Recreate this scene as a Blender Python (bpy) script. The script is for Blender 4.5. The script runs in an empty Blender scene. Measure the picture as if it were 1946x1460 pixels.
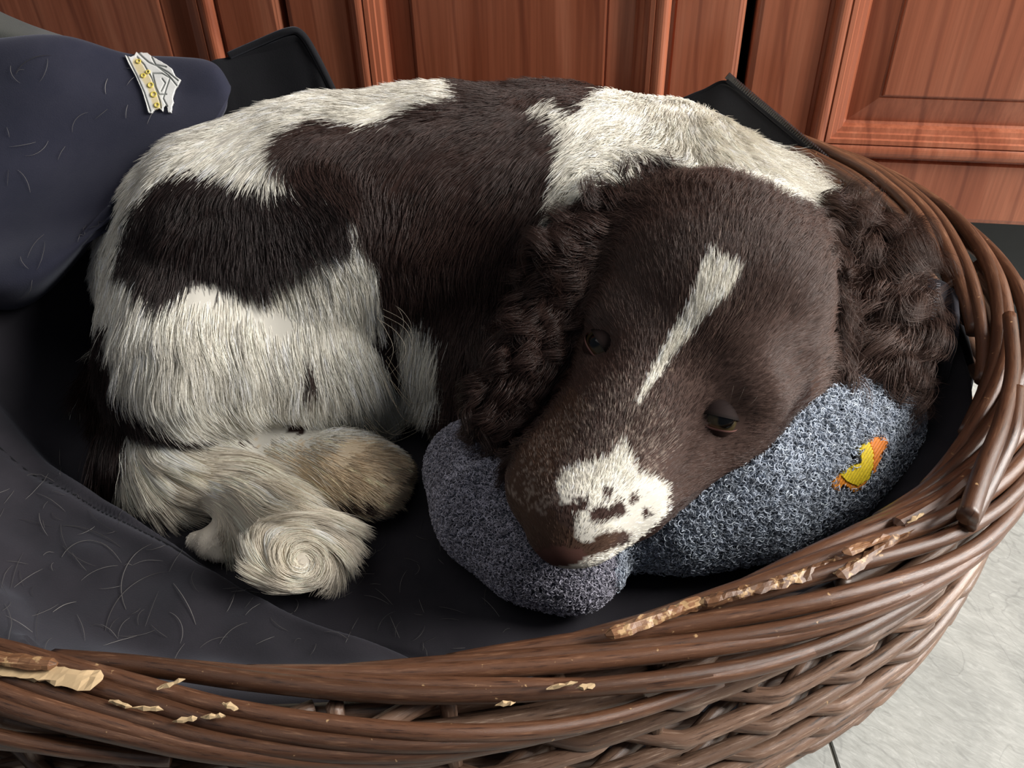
import bpy, bmesh, math, random
import numpy as np
from mathutils import Vector, Matrix
from mathutils.bvhtree import BVHTree
from mathutils.kdtree import KDTree

random.seed(4)
rng = np.random.default_rng(4)
scene = bpy.context.scene
col = scene.collection

# ------------------------------------------------------------------ camera
FPX = 1650.0
PITCH = math.radians(38.3)
ROLL = math.radians(-1.47)
CAM = np.array([0.0, 0.0, 0.56])
FLOOR = -0.05
_ct, _st = math.cos(PITCH), math.sin(PITCH)
_cr, _sr = math.cos(ROLL), math.sin(ROLL)
R0 = np.array([1.0, 0, 0]); U0 = np.array([0, _st, _ct]); F0 = np.array([0, _ct, -_st])
# image right / image down in world space
IR = R0 * _cr + U0 * _sr
IU = -R0 * _sr + U0 * _cr
cam_d = bpy.data.cameras.new('camera')
cam_d.sensor_fit = 'HORIZONTAL'; cam_d.sensor_width = 36.0
cam_d.lens = FPX / 1946.0 * 36.0
cam_d.clip_start = 0.02
cam = bpy.data.objects.new('camera', cam_d); col.objects.link(cam)
cam.matrix_world = Matrix(((IR[0], IU[0], -F0[0], CAM[0]), (IR[1], IU[1], -F0[1], CAM[1]), (IR[2], IU[2], -F0[2], CAM[2]), (0, 0, 0, 1)))
scene.camera = cam

# ------------------------------------------------------------------ light
scene.view_settings.view_transform = 'Standard'
scene.view_settings.look = 'None'
scene.view_settings.gamma = 1.0
scene.view_settings.use_curve_mapping = False
scene.view_settings.exposure = 0.0
w = bpy.data.worlds.new('world'); scene.world = w; w.use_nodes = True
w.node_tree.nodes['Background'].inputs['Color'].default_value = (0.62, 0.72, 0.9, 1)
w.node_tree.nodes['Background'].inputs['Strength'].default_value = 0.10

def area(name, loc, aim, size, power, color):
    l = bpy.data.lights.new(name, 'AREA'); l.shape = 'RECTANGLE'; l.size, l.size_y = size
    l.energy = power; l.color = color
    o = bpy.data.objects.new(name, l); col.objects.link(o)
    o.location = loc
    o.rotation_euler = (Vector(aim) - Vector(loc)).to_track_quat('-Z', 'Y').to_euler()
    return o
area('window_daylight', (1.7, 0.28, 1.22), (0.1, 0.5, 0.15), (0.9, 1.1), 80, (1.0, 0.965, 0.92))
area('ceiling_bounce', (-0.6, 0.1, 2.3), (-0.1, 0.5, 0.1), (1.6, 1.6), 6, (1.0, 0.95, 0.88))

# ------------------------------------------------------------------ projection helpers
def ray(px, py):
    return F0 + IR * ((px - 973.0) / FPX) - IU * ((py - 730.0) / FPX)
def Pz(px, py, z):
    d = ray(px, py); t = (z - CAM[2]) / d[2]
    return CAM + d * t
def Py(px, py, y):
    d = ray(px, py); return CAM + d * (y / d[1])
def depth(p):
    return float((np.asarray(p) - CAM) @ F0)
def topx(V):
    Q = np.asarray(V) - CAM
    zz = Q @ F0
    return 973.0 + FPX * (Q @ IR) / zz, 730.0 - FPX * (Q @ IU) / zz

def lin(r, g, b):
    f = lambda c: (c / 255.0 / 12.92) if c <= 10.3 else ((c / 255.0 + 0.055) / 1.055) ** 2.4
    return (f(r), f(g), f(b))

# ------------------------------------------------------------------ object helpers
def empty(name, loc, label, cat, group=None):
    o = bpy.data.objects.new(name, None); o.empty_display_size = 0.05
    col.objects.link(o); o.location = loc
    o['label'] = label; o['category'] = cat
    if group: o['group'] = group
    return o
def link(o, mat=None, parent=None):
    col.objects.link(o)
    if mat is not None: o.data.materials.append(mat)
    if parent is not None:
        o.parent = parent
        if parent.type == 'EMPTY': o.location = -Vector(parent.location)
    return o
def mesh_obj(name, V, Fc, mat=None, parent=None, smooth=True, uv=None, colors=None):
    me = bpy.data.meshes.new(name)
    V = np.asarray(V, dtype=np.float32)
    Fa = np.asarray(Fc) if len(set(len(f) for f in Fc[:50])) == 1 and isinstance(Fc, np.ndarray) else None
    if Fa is not None:
        n, k = Fa.shape
        me.vertices.add(len(V)); me.vertices.foreach_set('co', V.ravel())
        me.loops.add(n * k); me.loops.foreach_set('vertex_index', Fa.ravel().astype(np.int32))
        me.polygons.add(n); me.polygons.foreach_set('loop_start', np.arange(0, n * k, k, dtype=np.int32))
        me.update(calc_edges=True); me.validate()
    else:
        me.from_pydata([tuple(map(float, v)) for v in V], [], [tuple(int(i) for i in f) for f in Fc]); me.update()
    if uv is not None:
        l = me.uv_layers.new(name='UVMap')
        li = np.zeros(len(me.loops), dtype=np.int32); me.loops.foreach_get('vertex_index', li)
        l.data.foreach_set('uv', np.asarray(uv, dtype=np.float32)[li].ravel())
    if colors is not None:
        a = me.color_attributes.new('col', 'FLOAT_COLOR', 'POINT')
        c = np.ones((len(V), 4), dtype=np.float32); c[:, :3] = colors
        a.data.foreach_set('color', c.ravel())
    if smooth: me.polygons.foreach_set('use_smooth', [True] * len(me.polygons))
    o = bpy.data.objects.new(name, me)
    return link(o, mat, parent)

def box(name, lo, hi, mat, parent=None, frame=None, bevel=0.0, seg=2):
    bm = bmesh.new(); bmesh.ops.create_cube(bm, size=1.0)
    for v in bm.verts:
        c = [lo[i] + (v.co[i] + 0.5) * (hi[i] - lo[i]) for i in range(3)]
        v.co = c
    if bevel > 0:
        bmesh.ops.bevel(bm, geom=bm.edges[:], offset=bevel, segments=seg, affect='EDGES', profile=0.5)
    if frame is not None:
        bmesh.ops.transform(bm, matrix=frame, verts=bm.verts)
    me = bpy.data.meshes.new(name); bm.to_mesh(me); bm.free()
    return link(bpy.data.objects.new(name, me), mat, parent)

def catmull(pts, n, closed=False):
    pts = np.asarray(pts, float); m = len(pts)
    t = np.linspace(0, m if closed else m - 1, n, endpoint=not closed)
    i = np.floor(t).astype(int); f = (t - i)[:, None]
    if closed:
        g = lambda k: pts[(i + k) % m]
    else:
        g = lambda k: pts[np.clip(i + k, 0, m - 1)]
    p0, p1, p2, p3 = g(-1), g(0), g(1), g(2)
    return 0.5 * ((2 * p1) + (-p0 + p2) * f + (2 * p0 - 5 * p1 + 4 * p2 - p3) * f * f + (-p0 + 3 * p1 - 3 * p2 + p3) * f ** 3)

def tube(path, rad, sides=8, ref=(0, 0, 1), caps=True, flat=1.0):
    P = np.asarray(path, float); n = len(P)
    T = np.gradient(P, axis=0); T /= np.linalg.norm(T, axis=1)[:, None] + 1e-12
    A = np.cross(T, np.asarray(ref, float)); A /= np.linalg.norm(A, axis=1)[:, None] + 1e-9
    B = np.cross(A, T)
    r = np.broadcast_to(np.asarray(rad, float), (n,))
    th = np.linspace(0, 2 * math.pi, sides, endpoint=False)
    V = P[:, None] + r[:, None, None] * (np.cos(th)[None, :, None] * A[:, None] + flat * np.sin(th)[None, :, None] * B[:, None])
    V = V.reshape(-1, 3)
    i = np.arange(n - 1)[:, None] * sides; j = np.arange(sides)[None, :]; j2 = (j + 1) % sides
    Fq = np.stack([i + j, i + j2, i + sides + j2, i + sides + j], -1).reshape(-1, 4)
    L = np.concatenate([[0], np.cumsum(np.linalg.norm(np.diff(P, axis=0), axis=1))])
    uv = np.stack([np.tile(np.abs(th / math.pi - 1), n), np.repeat(L, sides)], -1)
    Fs = [tuple(f) for f in Fq]
    if caps:
        Fs.append(tuple(range(sides))[::-1]); Fs.append(tuple((n - 1) * sides + k for k in range(sides)))
    return V, Fs, uv

def join(parts):
    V = []; Fc = []; U = []; o = 0
    for v, f, u in parts:
        V.append(v); U.append(u); Fc += [tuple(int(i) + o for i in q) for q in f]; o += len(v)
    return np.concatenate(V), Fc, np.concatenate(U)

# ------------------------------------------------------------------ materials
def mat_new(name):
    m = bpy.data.materials.new(name); m.use_nodes = True
    nt = m.node_tree; b = nt.nodes['Principled BSDF']
    return m, nt, b
def N(nt, t, **kw):
    n = nt.nodes.new(t)
    for k, v in kw.items():
        if k in n.inputs.keys() if hasattr(n.inputs, 'keys') else False: n.inputs[k].default_value = v
        else: setattr(n, k, v)
    return n
def ramp(nt, stops):
    r = nt.nodes.new('ShaderNodeValToRGB'); e = r.color_ramp.elements
    while len(e) < len(stops): e.new(0.5)
    for k, (p, c) in enumerate(stops):
        e[k].position = p; e[k].color = (*c, 1)
    return r
def noise(nt, vec, scale, detail=4, rough=0.5, dist=0.0):
    n = nt.nodes.new('ShaderNodeTexNoise'); n.inputs['Scale'].default_value = scale
    n.inputs['Detail'].default_value = detail; n.inputs['Roughness'].default_value = rough
    n.inputs['Distortion'].default_value = dist
    if vec is not None: nt.links.new(vec, n.inputs['Vector'])
    return n
def mapping(nt, src, scale, rot=(0, 0, 0)):
    m = nt.nodes.new('ShaderNodeMapping'); m.inputs['Scale'].default_value = scale; m.inputs['Rotation'].default_value = rot
    nt.links.new(src, m.inputs['Vector']); return m
def bump(nt, b, h, strength, dist=0.001):
    n = nt.nodes.new('ShaderNodeBump'); n.inputs['Strength'].default_value = strength; n.inputs['Distance'].default_value = dist
    nt.links.new(h, n.inputs['Height']); nt.links.new(n.outputs['Normal'], b.inputs['Normal']); return n

def fabric_mat(name, c1, c2, scale=900, spec=0.25, sheen=0.15, bumps=0.35, mott=14):
    m, nt, b = mat_new(name); tc = nt.nodes.new('ShaderNodeTexCoord')
    big = noise(nt, tc.outputs['Object'], mott, 5, 0.6)
    r = ramp(nt, [(0.3, c1), (0.72, c2)]); nt.links.new(big.outputs['Fac'], r.inputs['Fac'])
    nt.links.new(r.outputs['Color'], b.inputs['Base Color'])
    b.inputs['Roughness'].default_value = 0.85; b.inputs['Specular IOR Level'].default_value = spec
    b.inputs['Sheen Weight'].default_value = sheen; b.inputs['Sheen Roughness'].default_value = 0.5
    b.inputs['Sheen Tint'].default_value = (0.7, 0.75, 0.9, 1)
    fine = noise(nt, tc.outputs['Object'], scale, 3, 0.6)
    bump(nt, b, fine.outputs['Fac'], bumps, 0.0006)
    return m

def wood_mat():
    m, nt, b = mat_new('cherry_wood'); tc = nt.nodes.new('ShaderNodeTexCoord')
    mp = mapping(nt, tc.outputs['Object'], (14, 14, 0.9))
    n1 = noise(nt, mp.outputs['Vector'], 1.6, 6, 0.55, 0.9)
    r1 = ramp(nt, [(0.25, lin(140, 72, 46)), (0.5, lin(174, 101, 72)), (0.62, lin(190, 118, 88)), (0.8, lin(162, 88, 62))])
    nt.links.new(n1.outputs['Fac'], r1.inputs['Fac'])
    mp2 = mapping(nt, tc.outputs['Object'], (300, 300, 5))
    n2 = noise(nt, mp2.outputs['Vector'], 1.0, 4, 0.6)
    mp3 = mapping(nt, tc.outputs['Object'], (7, 7, 1.3), (0.0, 0.25, 0))
    wv = nt.nodes.new('ShaderNodeTexWave'); wv.inputs['Scale'].default_value = 1.0; wv.inputs['Distortion'].default_value = 9.0
    wv.inputs['Detail'].default_value = 3; wv.inputs['Detail Scale'].default_value = 0.8
    nt.links.new(mp3.outputs['Vector'], wv.inputs['Vector'])
    r3 = ramp(nt, [(0.0, (0.62, 0.55, 0.55)), (0.035, (1, 1, 1)), (1.0, (1, 1, 1))]); nt.links.new(wv.outputs['Fac'], r3.inputs['Fac'])
    mx = nt.nodes.new('ShaderNodeMix'); mx.data_type = 'RGBA'; mx.blend_type = 'MULTIPLY'; mx.inputs['Factor'].default_value = 0.7
    nt.links.new(r1.outputs['Color'], mx.inputs['A']); nt.links.new(r3.outputs['Color'], mx.inputs['B'])
    r2 = ramp(nt, [(0.35, (0.78, 0.76, 0.74)), (0.6, (1.05, 1.05, 1.05))]); nt.links.new(n2.outputs['Fac'], r2.inputs['Fac'])
    mx2 = nt.nodes.new('ShaderNodeMix'); mx2.data_type = 'RGBA'; mx2.blend_type = 'MULTIPLY'; mx2.inputs['Factor'].default_value = 0.8
    nt.links.new(mx.outputs['Result'], mx2.inputs['A']); nt.links.new(r2.outputs['Color'], mx2.inputs['B'])
    nt.links.new(mx2.outputs['Result'], b.inputs['Base Color'])
    b.inputs['Roughness'].default_value = 0.38; b.inputs['Specular IOR Level'].default_value = 0.5
    bump(nt, b, n2.outputs['Fac'], 0.08, 0.0004)
    return m

def wicker_mat(name, dark, mid, light, gnaw=False):
    m, nt, b = mat_new(name); tc = nt.nodes.new('ShaderNodeTexCoord'); oi = nt.nodes.new('ShaderNodeObjectInfo')
    mp = mapping(nt, tc.outputs['UV'], (5.0, 22, 1)); add = nt.nodes.new('ShaderNodeVectorMath'); add.operation = 'ADD'
    nt.links.new(mp.outputs['Vector'], add.inputs[0])
    cmb = nt.nodes.new('ShaderNodeCombineXYZ'); mul = nt.nodes.new('ShaderNodeMath'); mul.operation = 'MULTIPLY'; mul.inputs[1].default_value = 57.0
    nt.links.new(oi.outputs['Random'], mul.inputs[0]); nt.links.new(mul.outputs[0], cmb.inputs['X']); nt.links.new(mul.outputs[0], cmb.inputs['Z'])
    nt.links.new(cmb.outputs[0], add.inputs[1])
    n1 = noise(nt, add.outputs[0], 2.2, 6, 0.65)
    r1 = ramp(nt, [(0.32, dark), (0.46, mid), (0.56, mid), (0.72, light)]); nt.links.new(n1.outputs['Fac'], r1.inputs['Fac'])
    # per rod tone
    hs = nt.nodes.new('ShaderNodeHueSaturation'); mr = nt.nodes.new('ShaderNodeMapRange')
    mr.inputs['To Min'].default_value = 0.7; mr.inputs['To Max'].default_value = 1.35
    nt.links.new(oi.outputs['Random'], mr.inputs['Value']); nt.links.new(mr.outputs[0], hs.inputs['Value'])
    nt.links.new(r1.outputs['Color'], hs.inputs['Color'])
    n3 = noise(nt, tc.outputs['Object'], 170, 3, 0.6)
    sp = ramp(nt, [(0.70 if not gnaw else 0.55, (0, 0, 0)), (0.76 if not gnaw else 0.61, (1, 1, 1))]); nt.links.new(n3.outputs['Fac'], sp.inputs['Fac'])
    mx = nt.nodes.new('ShaderNodeMix'); mx.data_type = 'RGBA'
    mx.inputs['B'].default_value = (*lin(196, 160, 116), 1)
    nt.links.new(sp.outputs['Color'], mx.inputs['Factor']); nt.links.new(hs.outputs['Color'], mx.inputs['A'])
    nt.links.new(mx.outputs['Result'], b.inputs['Base Color'])
    b.inputs['Roughness'].default_value = 0.30; b.inputs['Specular IOR Level'].default_value = 0.65
    n4 = noise(nt, mp.outputs['Vector'], 9, 4, 0.7)
    bump(nt, b, n4.outputs['Fac'], 0.3, 0.0006)
    return m

def attr_mat(name, rough=0.6, spec=0.3):
    m, nt, b = mat_new(name)
    a = nt.nodes.new('ShaderNodeAttribute'); a.attribute_name = 'col'
    nt.links.new(a.outputs['Color'], b.inputs['Base Color'])
    b.inputs['Roughness'].default_value = rough; b.inputs['Specular IOR Level'].default_value = spec
    return m
def plain(name, c, rough=0.5, spec=0.5, metal=0.0):
    m, nt, b = mat_new(name); tc = nt.nodes.new('ShaderNodeTexCoord')
    n = noise(nt, tc.outputs['Object'], 60, 3)
    r = ramp(nt, [(0.3, tuple(x * 0.85 for x in c)), (0.7, tuple(min(1, x * 1.12) for x in c))])
    nt.links.new(n.outputs['Fac'], r.inputs['Fac']); nt.links.new(r.outputs['Color'], b.inputs['Base Color'])
    b.inputs['Roughness'].default_value = rough; b.inputs['Specular IOR Level'].default_value = spec; b.inputs['Metallic'].default_value = metal
    return m

M_wood = wood_mat()
M_wick = wicker_mat('varnished_willow', lin(50, 30, 21), lin(94, 63, 45), lin(136, 100, 76))
M_weave = wicker_mat('weathered_willow', lin(50, 34, 26), lin(124, 97, 80), lin(188, 162, 142))
M_gnaw = wicker_mat('gnawed_willow', lin(66, 42, 28), lin(128, 90, 62), lin(186, 150, 112), True)
M_pale = plain('bare_split_wood', lin(206, 178, 138), 0.7, 0.3)
M_mat = fabric_mat('charcoal_cloth', lin(35, 34, 39), lin(50, 47, 53))
M_navy = fabric_mat('navy_cloth', lin(38, 40, 56), lin(54, 54, 68))
M_black = fabric_mat('black_cloth', lin(15, 15, 18), lin(24, 24, 28), sheen=0.12)
M_greyc = fabric_mat('grey_green_cloth', lin(72, 74, 70), lin(88, 88, 84))

# ------------------------------------------------------------------ floor
def floor_mat():
    m, nt, b = mat_new('grey_slate_tile'); tc = nt.nodes.new('ShaderNodeTexCoord')
    n1 = noise(nt, tc.outputs['Object'], 5, 6, 0.6, 1.2)
    r1 = ramp(nt, [(0.28, lin(148, 150, 146)), (0.5, lin(178, 179, 174)), (0.7, lin(196, 196, 190))]); nt.links.new(n1.outputs['Fac'], r1.inputs['Fac'])
    mr_ = mapping(nt, tc.outputs['Object'], (1, 1, 1), (0, 0, 0.75)); mp = mapping(nt, mr_.outputs['Vector'], (26, 90, 1)); n2 = noise(nt, mp.outputs['Vector'], 2.6, 6, 0.72, 0.8)
    r2 = ramp(nt, [(0.34, (0.78, 0.78, 0.77)), (0.56, (1.0, 1.0, 1.0)), (0.66, (1.18, 1.18, 1.18))]); nt.links.new(n2.outputs['Fac'], r2.inputs['Fac'])
    mx = nt.nodes.new('ShaderNodeMix'); mx.data_type = 'RGBA'; mx.blend_type = 'MULTIPLY'; mx.inputs['Factor'].default_value = 1
    nt.links.new(r1.outputs['Color'], mx.inputs['A']); nt.links.new(r2.outputs['Color'], mx.inputs['B'])
    mpv = mapping(nt, tc.outputs['Object'], (9, 5, 1), (0, 0, 0.5))
    vo = noise(nt, mpv.outputs['Vector'], 1.3, 3, 0.5, 2.0)
    rv = ramp(nt, [(0.488, (1, 1, 1)), (0.5, (0.72, 0.72, 0.72)), (0.512, (1, 1, 1))]); nt.links.new(vo.outputs['Fac'], rv.inputs['Fac'])
    mx2 = nt.nodes.new('ShaderNodeMix'); mx2.data_type = 'RGBA'; mx2.blend_type = 'MULTIPLY'; mx2.inputs['Factor'].default_value = 0.7
    nt.links.new(mx.outputs['Result'], mx2.inputs['A']); nt.links.new(rv.outputs['Color'], mx2.inputs['B'])
    nt.links.new(mx2.outputs['Result'], b.inputs['Base Color'])
    b.inputs['Roughness'].default_value = 0.5
    bump(nt, b, n2.outputs['Fac'], 0.35, 0.0008)
    return m
M_floor = floor_mat()
M_grout = plain('grout', lin(110, 108, 100), 0.9, 0.2)
fl = box('floor', (-2.2, -1.4, FLOOR - 0.05), (2.4, 1.6, FLOOR - 0.002), M_grout); fl['kind'] = 'structure'
tw, ang = 0.62, math.radians(0)
tile0 = None
for i in range(-4, 4):
    for j in range(-3, 3):
        x0, y0 = 0.228 + i * tw, 0.3 + 0.5 * tw * (i % 2) + j * tw
        if x0 + tw > 2.35 or x0 < -2.2 or y0 < -1.4 or y0 + tw > 1.6: continue
        if tile0 is None:
            tile0 = box('floor_tile', (0.0012, 0.0012, -0.006), (tw - 0.0012, tw - 0.0012, 0), M_floor, fl, bevel=0.0008, seg=1); t = tile0
        else:
            t = tile0.copy(); col.objects.link(t)
        t.location = (x0, y0, FLOOR)

# ------------------------------------------------------------------ kitchen cabinets
PSI = math.radians(9.6); DC = 0.86
# cabinet frame: local x along the doors, local y out of the doors towards the camera (negative = into unit)
ex = Vector((math.cos(PSI), -math.sin(PSI), 0)); ey = Vector((-math.sin(PSI), -math.cos(PSI), 0))
CF = Matrix(((ex[0], ey[0], 0, 0), (ex[1], ey[1], 0, DC), (0, 0, 1, 0), (0, 0, 0, 1)))
DOOR_B, DOOR_T = CAM[2] - 0.496 * DC, 0.88
def ring_mesh(name, x0, x1, z0, z1, prof, mat, parent, fill=False):
    V = []; Fc = []
    for d, h in prof:
        V += [(x0 + d, h, z0 + d), (x1 - d, h, z0 + d), (x1 - d, h, z1 - d), (x0 + d, h, z1 - d)]
    for k in range(len(prof) - 1):
        a = 4 * k
        for j in range(4):
            j2 = (j + 1) % 4
            Fc.append((a + j, a + j2, a + 4 + j2, a + 4 + j))
    if fill: a = 4 * (len(prof) - 1); Fc.append((a, a + 1, a + 2, a + 3))
    V = [CF @ Vector(v) for v in V]
    o = mesh_obj(name, V, Fc, mat, parent, smooth=False)
    return o
M_gap = plain('dark_gap', lin(14, 11, 10), 0.8, 0.1)
def arc(d0, h0, d1, h1, n=5, up=True):
    out = []
    for k in range(n + 1):
        a = k / n * math.pi / 2
        if up: out.append((d0 + (d1 - d0) * (1 - math.cos(a)), h0 + (h1 - h0) * math.sin(a)))
        else: out.append((d0 + (d1 - d0) * math.sin(a), h0 + (h1 - h0) * (1 - math.cos(a))))
    return out
def cabinet(x0, x1, label):
    base = CF @ Vector(((x0 + x1) / 2, -0.02, 0)); base.z = FLOOR
    e = empty('kitchen_cabinet', base, label, 'cabinet', 'cherry kitchen cabinets behind the basket')
    box('carcass', (x0 + 0.001, -0.58, DOOR_B), (x1 - 0.001, -0.026, DOOR_T), M_gap, e, CF)
    a, b_ = x0 + 0.0022, x1 - 0.0022
    z0, z1 = DOOR_B, DOOR_T
    prof = [(0, -0.022), (0, -0.006)] + arc(0, -0.006, 0.004, -0.001) + [(0.006, 0), (0.062, 0)]
    d = ring_mesh('door', a, b_, z0, z1, prof, M_wood, e)
    # applied moulding: groove, round bead, two fine steps, fall
    prof = [(0.062, 0), (0.064, -0.0035), (0.067, -0.0035)] + arc(0.067, -0.0035, 0.074, 0.0075) + arc(0.074, 0.0075, 0.081, 0.0045, up=False) + \
        [(0.082, 0.0062), (0.086, 0.0055), (0.087, 0.0035), (0.091, 0.0025), (0.092, 0.0005), (0.096, -0.001), (0.098, -0.006), (0.1, -0.0085)]
    ring_mesh('moulding', a, b_, z0, z1, prof, M_wood, d)
    prof = [(0.1, -0.0085), (0.124, -0.0035), (0.1246, -0.0045), (0.126, -0.0045), (0.1268, -0.0022), (0.128, -0.0018)]
    ring_mesh('panel', a, b_, z0, z1, prof, M_wood, d, True)
    return e
cabinet(-0.695, -0.255 * DC, 'cherry wood kitchen cabinet at the left, behind the navy blanket')
cabinet(-0.253 * DC, 0.263 * DC, 'cherry wood kitchen cabinet in the middle, behind the dog\'s back')
cabinet(0.2685 * DC, 0.79 * DC, 'cherry wood kitchen cabinet at the right, behind the basket rim')
kp = box('baseboard_back', (-1.2, -0.09, FLOOR), (1.2, -0.045, DOOR_B - 0.004), plain('dark_plinth', lin(38, 42, 44), 0.5), None, CF); kp['kind'] = 'structure'
wl = box('wall_back', (-2.2, -0.66, FLOOR), (2.2, -0.6, 2.5), plain('wall_paint', lin(205, 200, 190), 0.9), None, CF); wl['kind'] = 'structure'

# ------------------------------------------------------------------ numpy signed distance sculpting
class Field:
    def __init__(s, lo, hi, h):
        s.lo = np.array(lo, np.float32); s.h = h
        s.n = (np.ceil((np.array(hi) - s.lo) / h)).astype(int) + 1
        s.ax = [s.lo[i] + h * np.arange(s.n[i], dtype=np.float32) for i in range(3)]
        s.D = np.full(tuple(s.n), 0.06, np.float32)
    def sub(s, lo, hi):
        sl = []
        for i in range(3):
            a = int(max(0, math.floor((lo[i] - s.lo[i]) / s.h))); b = int(min(s.n[i], math.ceil((hi[i] - s.lo[i]) / s.h) + 1))
            sl.append(slice(a, max(a, b)))
        return tuple(sl), s.ax[0][sl[0]][:, None, None], s.ax[1][sl[1]][None, :, None], s.ax[2][sl[2]][None, None, :]
    def merge(s, sl, d, k, cut=False):
        a = s.D[sl]
        if cut:
            b = -d; hh = np.maximum(k - np.abs(a - b), 0) / k
            s.D[sl] = np.maximum(a, b) + hh * hh * k * 0.25
        else:
            hh = np.maximum(k - np.abs(a - d), 0) / k
            s.D[sl] = np.minimum(a, d) - hh * hh * k * 0.25
    def cone(s, a, b, ra, rb, k=0.02, cut=False):
        a = np.array(a, np.float32); b = np.array(b, np.float32); m = max(ra, rb) + k + 0.03
        sl, X, Y, Z = s.sub(np.minimum(a, b) - m, np.maximum(a, b) + m)
        ab = b - a; L = float(ab @ ab) + 1e-12
        t = np.clip(((X - a[0]) * ab[0] + (Y - a[1]) * ab[1] + (Z - a[2]) * ab[2]) / L, 0, 1)
        d = np.sqrt((X - a[0] - t * ab[0]) ** 2 + (Y - a[1] - t * ab[1]) ** 2 + (Z - a[2] - t * ab[2]) ** 2) - (ra + (rb - ra) * t)
        s.merge(sl, d, k, cut)
    def ell(s, c, axes, rad, k=0.02, cut=False):
        c = np.array(c, np.float32); A = np.array(axes, np.float32); m = max(rad) + k + 0.02
        sl, X, Y, Z = s.sub(c - m, c + m)
        q = [(A[i][0] * (X - c[0]) + A[i][1] * (Y - c[1]) + A[i][2] * (Z - c[2])) for i in range(3)]
        k0 = np.sqrt(sum((q[i] / rad[i]) ** 2 for i in range(3))); k1 = np.sqrt(sum((q[i] / rad[i] ** 2) ** 2 for i in range(3))) + 1e-6
        s.merge(sl, k0 * (k0 - 1) / k1, k, cut)
    def mesh(s):
        D = s.D; h = s.h
        ins = D < 0
        c = [ins[(slice(None, -1) if not (i & 1) else slice(1, None)), (slice(None, -1) if not (i & 2) else slice(1, None)), (slice(None, -1) if not (i & 4) else slice(1, None))] for i in range(8)]
        anyi = c[0].copy(); alli = c[0].copy()
        for q in c[1:]: anyi |= q; alli &= q
        act = anyi & ~alli
        idx = np.argwhere(act); vid = np.full(act.shape, -1, np.int32); vid[act] = np.arange(len(idx))
        off = [(i & 1, (i >> 1) & 1, (i >> 2) & 1) for i in range(8)]
        vals = [D[idx[:, 0] + o[0], idx[:, 1] + o[1], idx[:, 2] + o[2]] for o in off]
        acc = np.zeros((len(idx), 3)); cnt = np.zeros(len(idx))
        for i in range(8):
            for bit in (1, 2, 4):
                if i & bit: continue
                j = i | bit; a, b = vals[i], vals[j]; mk = (a < 0) != (b < 0)
                t = np.where(mk, a / (a - b + 1e-12), 0)
                p = np.array(off[i])[None] + t[:, None] * (np.array(off[j]) - np.array(off[i]))[None]
                acc[mk] += p[mk]; cnt[mk] += 1
        V = s.lo[None] + h * (idx + acc / cnt[:, None])
        Fs = []
        for ax in range(3):
            o1, o2 = [(1, 2), (2, 0), (0, 1)][ax]
            sl0 = [slice(None)] * 3; sl1 = [slice(None)] * 3; sl0[ax] = slice(None, -1); sl1[ax] = slice(1, None)
            a = ins[tuple(sl0)]; b = ins[tuple(sl1)]; e = np.argwhere(a != b)
            e = e[(e[:, o1] > 0) & (e[:, o2] > 0) & (e[:, o1] < act.shape[o1]) & (e[:, o2] < act.shape[o2])]
            fl_ = a[e[:, 0], e[:, 1], e[:, 2]]
            def g(d1, d2):
                q = e.copy(); q[:, o1] -= d1; q[:, o2] -= d2; return vid[q[:, 0], q[:, 1], q[:, 2]]
            f = np.stack([g(1, 1), g(0, 1), g(0, 0), g(1, 0)], -1)
            f[~fl_] = f[~fl_][:, ::-1]; Fs.append(f)
        return V, np.concatenate(Fs)
def smooth_mesh(V, Fq, it=3, lam=0.5):
    E = np.concatenate([Fq[:, [0, 1]], Fq[:, [1, 2]], Fq[:, [2, 3]], Fq[:, [3, 0]]]); n = len(V)
    for _ in range(it):
        S = np.zeros_like(V); c = np.bincount(np.concatenate([E[:, 0], E[:, 1]]), minlength=n)
        for k in range(3):
            S[:, k] = np.bincount(E[:, 0], V[E[:, 1], k], n) + np.bincount(E[:, 1], V[E[:, 0], k], n)
        V = V * (1 - lam) + lam * S / np.maximum(c, 1)[:, None]
    return V
def vnormals(V, Fq):
    nf = np.cross(V[Fq[:, 2]] - V[Fq[:, 0]], V[Fq[:, 3]] - V[Fq[:, 1]]); n = np.zeros_like(V)
    for j in range(4):
        for k in range(3): n[:, k] += np.bincount(Fq[:, j], nf[:, k], len(V))
    return n / (np.linalg.norm(n, axis=1)[:, None] + 1e-12)

BED = 0.066
def rest(px, py, rp, z0=BED, lift=0.0):
    """centre and radius (m) of a ball seen at px,py with radius rp pixels and resting on height z0"""
    r = 0.05
    for _ in range(12):
        c = Pz(px, py, z0 + lift + r); r = rp * depth(c) / FPX
    return c, r
def atz(px, py, rp, z):
    c = Pz(px, py, z); return c, rp * depth(c) / FPX


# ------------------------------------------------------------------ basket plan
RIM = [Pz(0, 1305, .165), Pz(300, 1342, .16), Pz(500, 1350, .16), Pz(800, 1330, .16), Pz(1100, 1278, .16), Pz(1400, 1190, .165), Pz(1600, 1105, .17), Pz(1800, 985, .175), Pz(1905, 850, .18),
       Pz(1940, 700, .19), Pz(1895, 555, .205), Pz(1800, 440, .215), Pz(1700, 365, .225), Pz(1600, 312, .235), np.array([.22, .762, .242]), np.array([.1, .785, .245]), np.array([-.06, .797, .245]), np.array([-.22, .795, .245]),
       np.array([-.36, .765, .24]), np.array([-.45, .69, .23]), np.array([-.49, .58, .215]), np.array([-.485, .46, .19]), np.array([-.43, .35, .175]), np.array([-.355, .285, .168])]
NR = 1600
_r = catmull(RIM, 4000, True)
_L = np.concatenate([[0], np.cumsum(np.linalg.norm(np.diff(_r, axis=0), axis=1))])
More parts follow.
